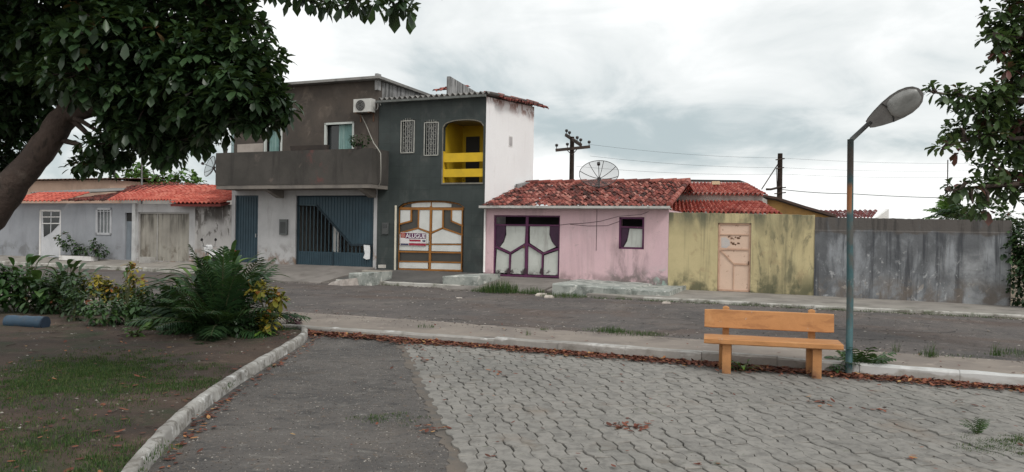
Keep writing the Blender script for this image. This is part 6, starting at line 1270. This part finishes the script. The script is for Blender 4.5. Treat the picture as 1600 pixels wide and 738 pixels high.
# fallen leaves
mb = MB(); rr = random.Random(99)
def fallen(p, L, lift=.006):
    a = rr.uniform(0, 6.28); d = Vector((math.cos(a), math.sin(a), rr.gauss(0, .18))); mb.tint = min(1, rr.random()**1.1)
    s = d.cross(Vector((0, 0, 1))).normalized(); c = rr.uniform(.0, .35); w = L*rr.uniform(.22, .34); up = Vector((0, 0, 1)); p = p+up*(lift+abs(d.z)*L*.5+rr.random()*.008)
    vs = []
    for t, ww in ((-.5, .1), (-.2, .85), (.12, 1.), (.36, .6), (.5, .05)): b = p+d*L*t+up*c*L*t*t; vs += [b-s*w*ww+up*c*w*ww*.8, b, b+s*w*ww+up*c*w*ww*.8]
    mb.add(vs, [(3*q+j, 3*q+j+1, 3*q+4+j, 3*q+3+j) for q in range(4) for j in (0, 1)])
for _ in range(11500):
    u_ = 1.4+rr.random()**1.15*11.6; v_ = V_K+.16+abs(rr.gauss(0, .13+.10*max(0, mnoise.noise(Vector((u_*.9, 0, 0)))+.4)))
    if rr.random() < .25+.75*max(0, min(1, .75+1.0*mnoise.noise(Vector((u_*1.1, 5, 0))))): fallen(WUV(u_, v_, .012), rr.uniform(.035, .075), .004+.02*rr.random())
for _ in range(260): t = rr.random(); c = curve_at(.12+.8*t); fallen(c+Vector((.10+abs(rr.gauss(0, .07)), 0, 0)), rr.uniform(.03, .07))
for _ in range(190):
    x = rr.uniform(-2.6, 7.5); y = rr.uniform(4.6, 11.5)
    if bk(x)-y > .3 and x > curve_at(.5).x+.25: fallen(Vector((x, y, .018 if x > -.9 else .002)), rr.uniform(.025, .06))
for px, py, s_, n in ((985, 668, .10, 26), (985, 672, .08, 12), (1278, 630, .09, 14), (1370, 641, .10, 9), (680, 672, .09, 14), (770, 583, .12, 8), (1095, 726, .06, 5), (1424, 717, .05, 4), (648, 545, .15, 14), (660, 563, .12, 10), (765, 715, .03, 2), (300, 660, .1, 14), (250, 690, .12, 16), (470, 530, .2, 26), (1505, 632, .1, 6)):
    for _ in range(n): q = GP(px, py, .012); fallen(q+Vector((rr.gauss(0, s_), rr.gauss(0, s_*.8), 0)), rr.uniform(.035, .08))
for _ in range(650):
    t = rr.random(); c = curve_at(.05+.85*t); x = c.x-.12-rr.random()**1.3*4.2; P = Vector((x, c.y+rr.gauss(0, .3), 0)); P.z = soilz(P.x, P.y)
    if P.y < bk(P.x)-.1: fallen(P, .018+.06*rr.random()**2.2)
for _ in range(170): u_ = rr.uniform(-6, 14); fallen(WUV(u_, rr.uniform(V_G, V_K), .125), rr.uniform(.03, .06))
for _ in range(420): u_ = rr.uniform(-9, .9); fallen(WUV(u_, V_G-.3+1.7*rr.random(), .115), rr.uniform(.04, .08))
tag(mb.build('fallen_leaves', LITTER), 'reddish brown fallen leaves along the kerb and over the plaza', 'leaves', kind='stuff')
# loose bits on the road
for px, py, s_, lab in ((847, 462, .10, 'broken pale slab piece lying on the road edge before the pink gate'), (856, 465, .09, 'second pale slab piece at the road edge, nearer the long step'), (1041, 474, .06, 'small white lump in the gutter before the yellow wall'), (717, 467, .05, 'small pale stone out on the road before the arched gate'), (808, 455, .07, 'flat white chip between the two grass tufts')):
    p = GP(px, py, .0); mb = MB(); n = 9; rs = [s_*rr.uniform(.6, 1.3) for _ in range(n)]
    ring = lambda z_, k_: [p+Vector((1.7*rs[i]*k_*math.cos(i*6.283/n), rs[i]*k_*math.sin(i*6.283/n), z_)) for i in range(n)]
    mb.add(ring(-.04, 1)+ring(.02, 1.)+ring(.045*s_/.07, .7), [(i, (i+1) % n, n+(i+1) % n, n+i) for i in range(n)]+[(n+i, n+(i+1) % n, 2*n+(i+1) % n, 2*n+i) for i in range(n)]+[tuple(2*n+i for i in range(n))])
    wsolo(mb, 'stone', mat('pale_rubble', (.52, .47, .42), (.38, .34, .31), 6, .9, .5), lab, 'stone', p)

# grit, pebbles and twigs
GRIT = tintmat('grit', [(0, (.030, .027, .025)), (.35, (.09, .075, .062)), (.7, (.19, .17, .15)), (1, (.34, .32, .29))], rough=.95)
mb = MB(); rr = random.Random(123)
def pebble(p, s):
    mb.tint = rr.random(); a = rr.uniform(0, 6.28); n = 5; h = s*rr.uniform(.25, .6); e = rr.uniform(.6, 1.6)
    ring = [p+Vector((s*e*math.cos(a+i*6.283/n)*rr.uniform(.7, 1.2), s*math.sin(a+i*6.283/n)*rr.uniform(.7, 1.2), -.002)) for i in range(n)]
    mb.add(ring+[p+Vector((rr.gauss(0, s*.2), rr.gauss(0, s*.2), h))], [(i, (i+1) % n, n) for i in range(n)])
CP = [curve_at(i/40) for i in range(41)]; k_ = 0
while k_ < 5200:
    x = rr.uniform(-3.2, .8); y = 4.7+rr.random()**1.2*7.5
    t_ = (y-PB.y)/(PA.y-PB.y); xe = PB.x+(PA.x-PB.x)*t_
    if x > xe+.1 or bk(x)-y < .05: continue
    j_ = min(range(41), key=lambda i: abs(CP[i].y-y))
    if x < CP[j_].x+.07: continue
    k_ += 1; d_ = min(x-CP[j_].x, xe+.15-x); s_ = rr.uniform(.0035, .009)*(1.35 if d_ < .25 else 1); pebble(Vector((x, y, .001)), s_)
for _ in range(1800): u_ = rr.uniform(-8, 14); v_ = V_G+rr.gauss(0, .45); pebble(WUV(u_, min(v_, V_K-.02), .108 if v_ > V_G else zroad(u_, v_)+.010), rr.uniform(.006, .018))
for _ in range(1500): u_ = rr.uniform(-10, 14); v_ = rr.uniform(3.4, 11); pebble(WUV(u_, v_, zroad(u_, v_)+.010), rr.uniform(.008, .022))
for _ in range(900): u_ = rr.uniform(-10, 14); v_ = vk(u_)+.03+abs(rr.gauss(0, .25)); pebble(WUV(u_, v_, -.012), rr.uniform(.01, .035))
for _ in range(1200):
    i_ = rr.randint(2, 38); c = CP[i_]; x = c.x-.1-rr.random()*4; P = Vector((x, c.y+rr.gauss(0, .25), 0)); P.z = soilz(P.x, P.y)
    if P.y < bk(P.x)-.2: pebble(P, rr.uniform(.006, .02))
for _ in range(500):
    x = rr.uniform(-.6, 6.5); y = rr.uniform(5, 11)
    if bk(x)-y > .1 and x > PB.x+(PA.x-PB.x)*(y-PB.y)/(PA.y-PB.y): pebble(Vector((x, y, .012)), rr.uniform(.004, .010))
tag(mb.build('gravel', GRIT), 'loose grit and small pebbles over path, road and bare soil', 'gravel', kind='stuff')
mb = MB()
for _ in range(120):
    i_ = rr.randint(2, 38); c = CP[i_]; x = c.x-.15-rr.random()*3.8; P = Vector((x, c.y+rr.gauss(0, .3), 0)); a = rr.uniform(0, 6.28); l = rr.uniform(.05, .22); P.z = soilz(P.x, P.y)+.006
    if P.y > bk(P.x)-.2: continue
    Q = P+Vector((l*math.cos(a), l*math.sin(a), 0)); Q.z = soilz(Q.x, Q.y)+.01; M_ = (P+Q)/2+Vector((rr.gauss(0, .012), rr.gauss(0, .012), .008)); mb.tube([P, M_, Q], [.004, .0035, .002], 5)
tag(mb.build('twigs', BARK), 'dry twigs scattered over the garden soil', 'twigs', kind='stuff')
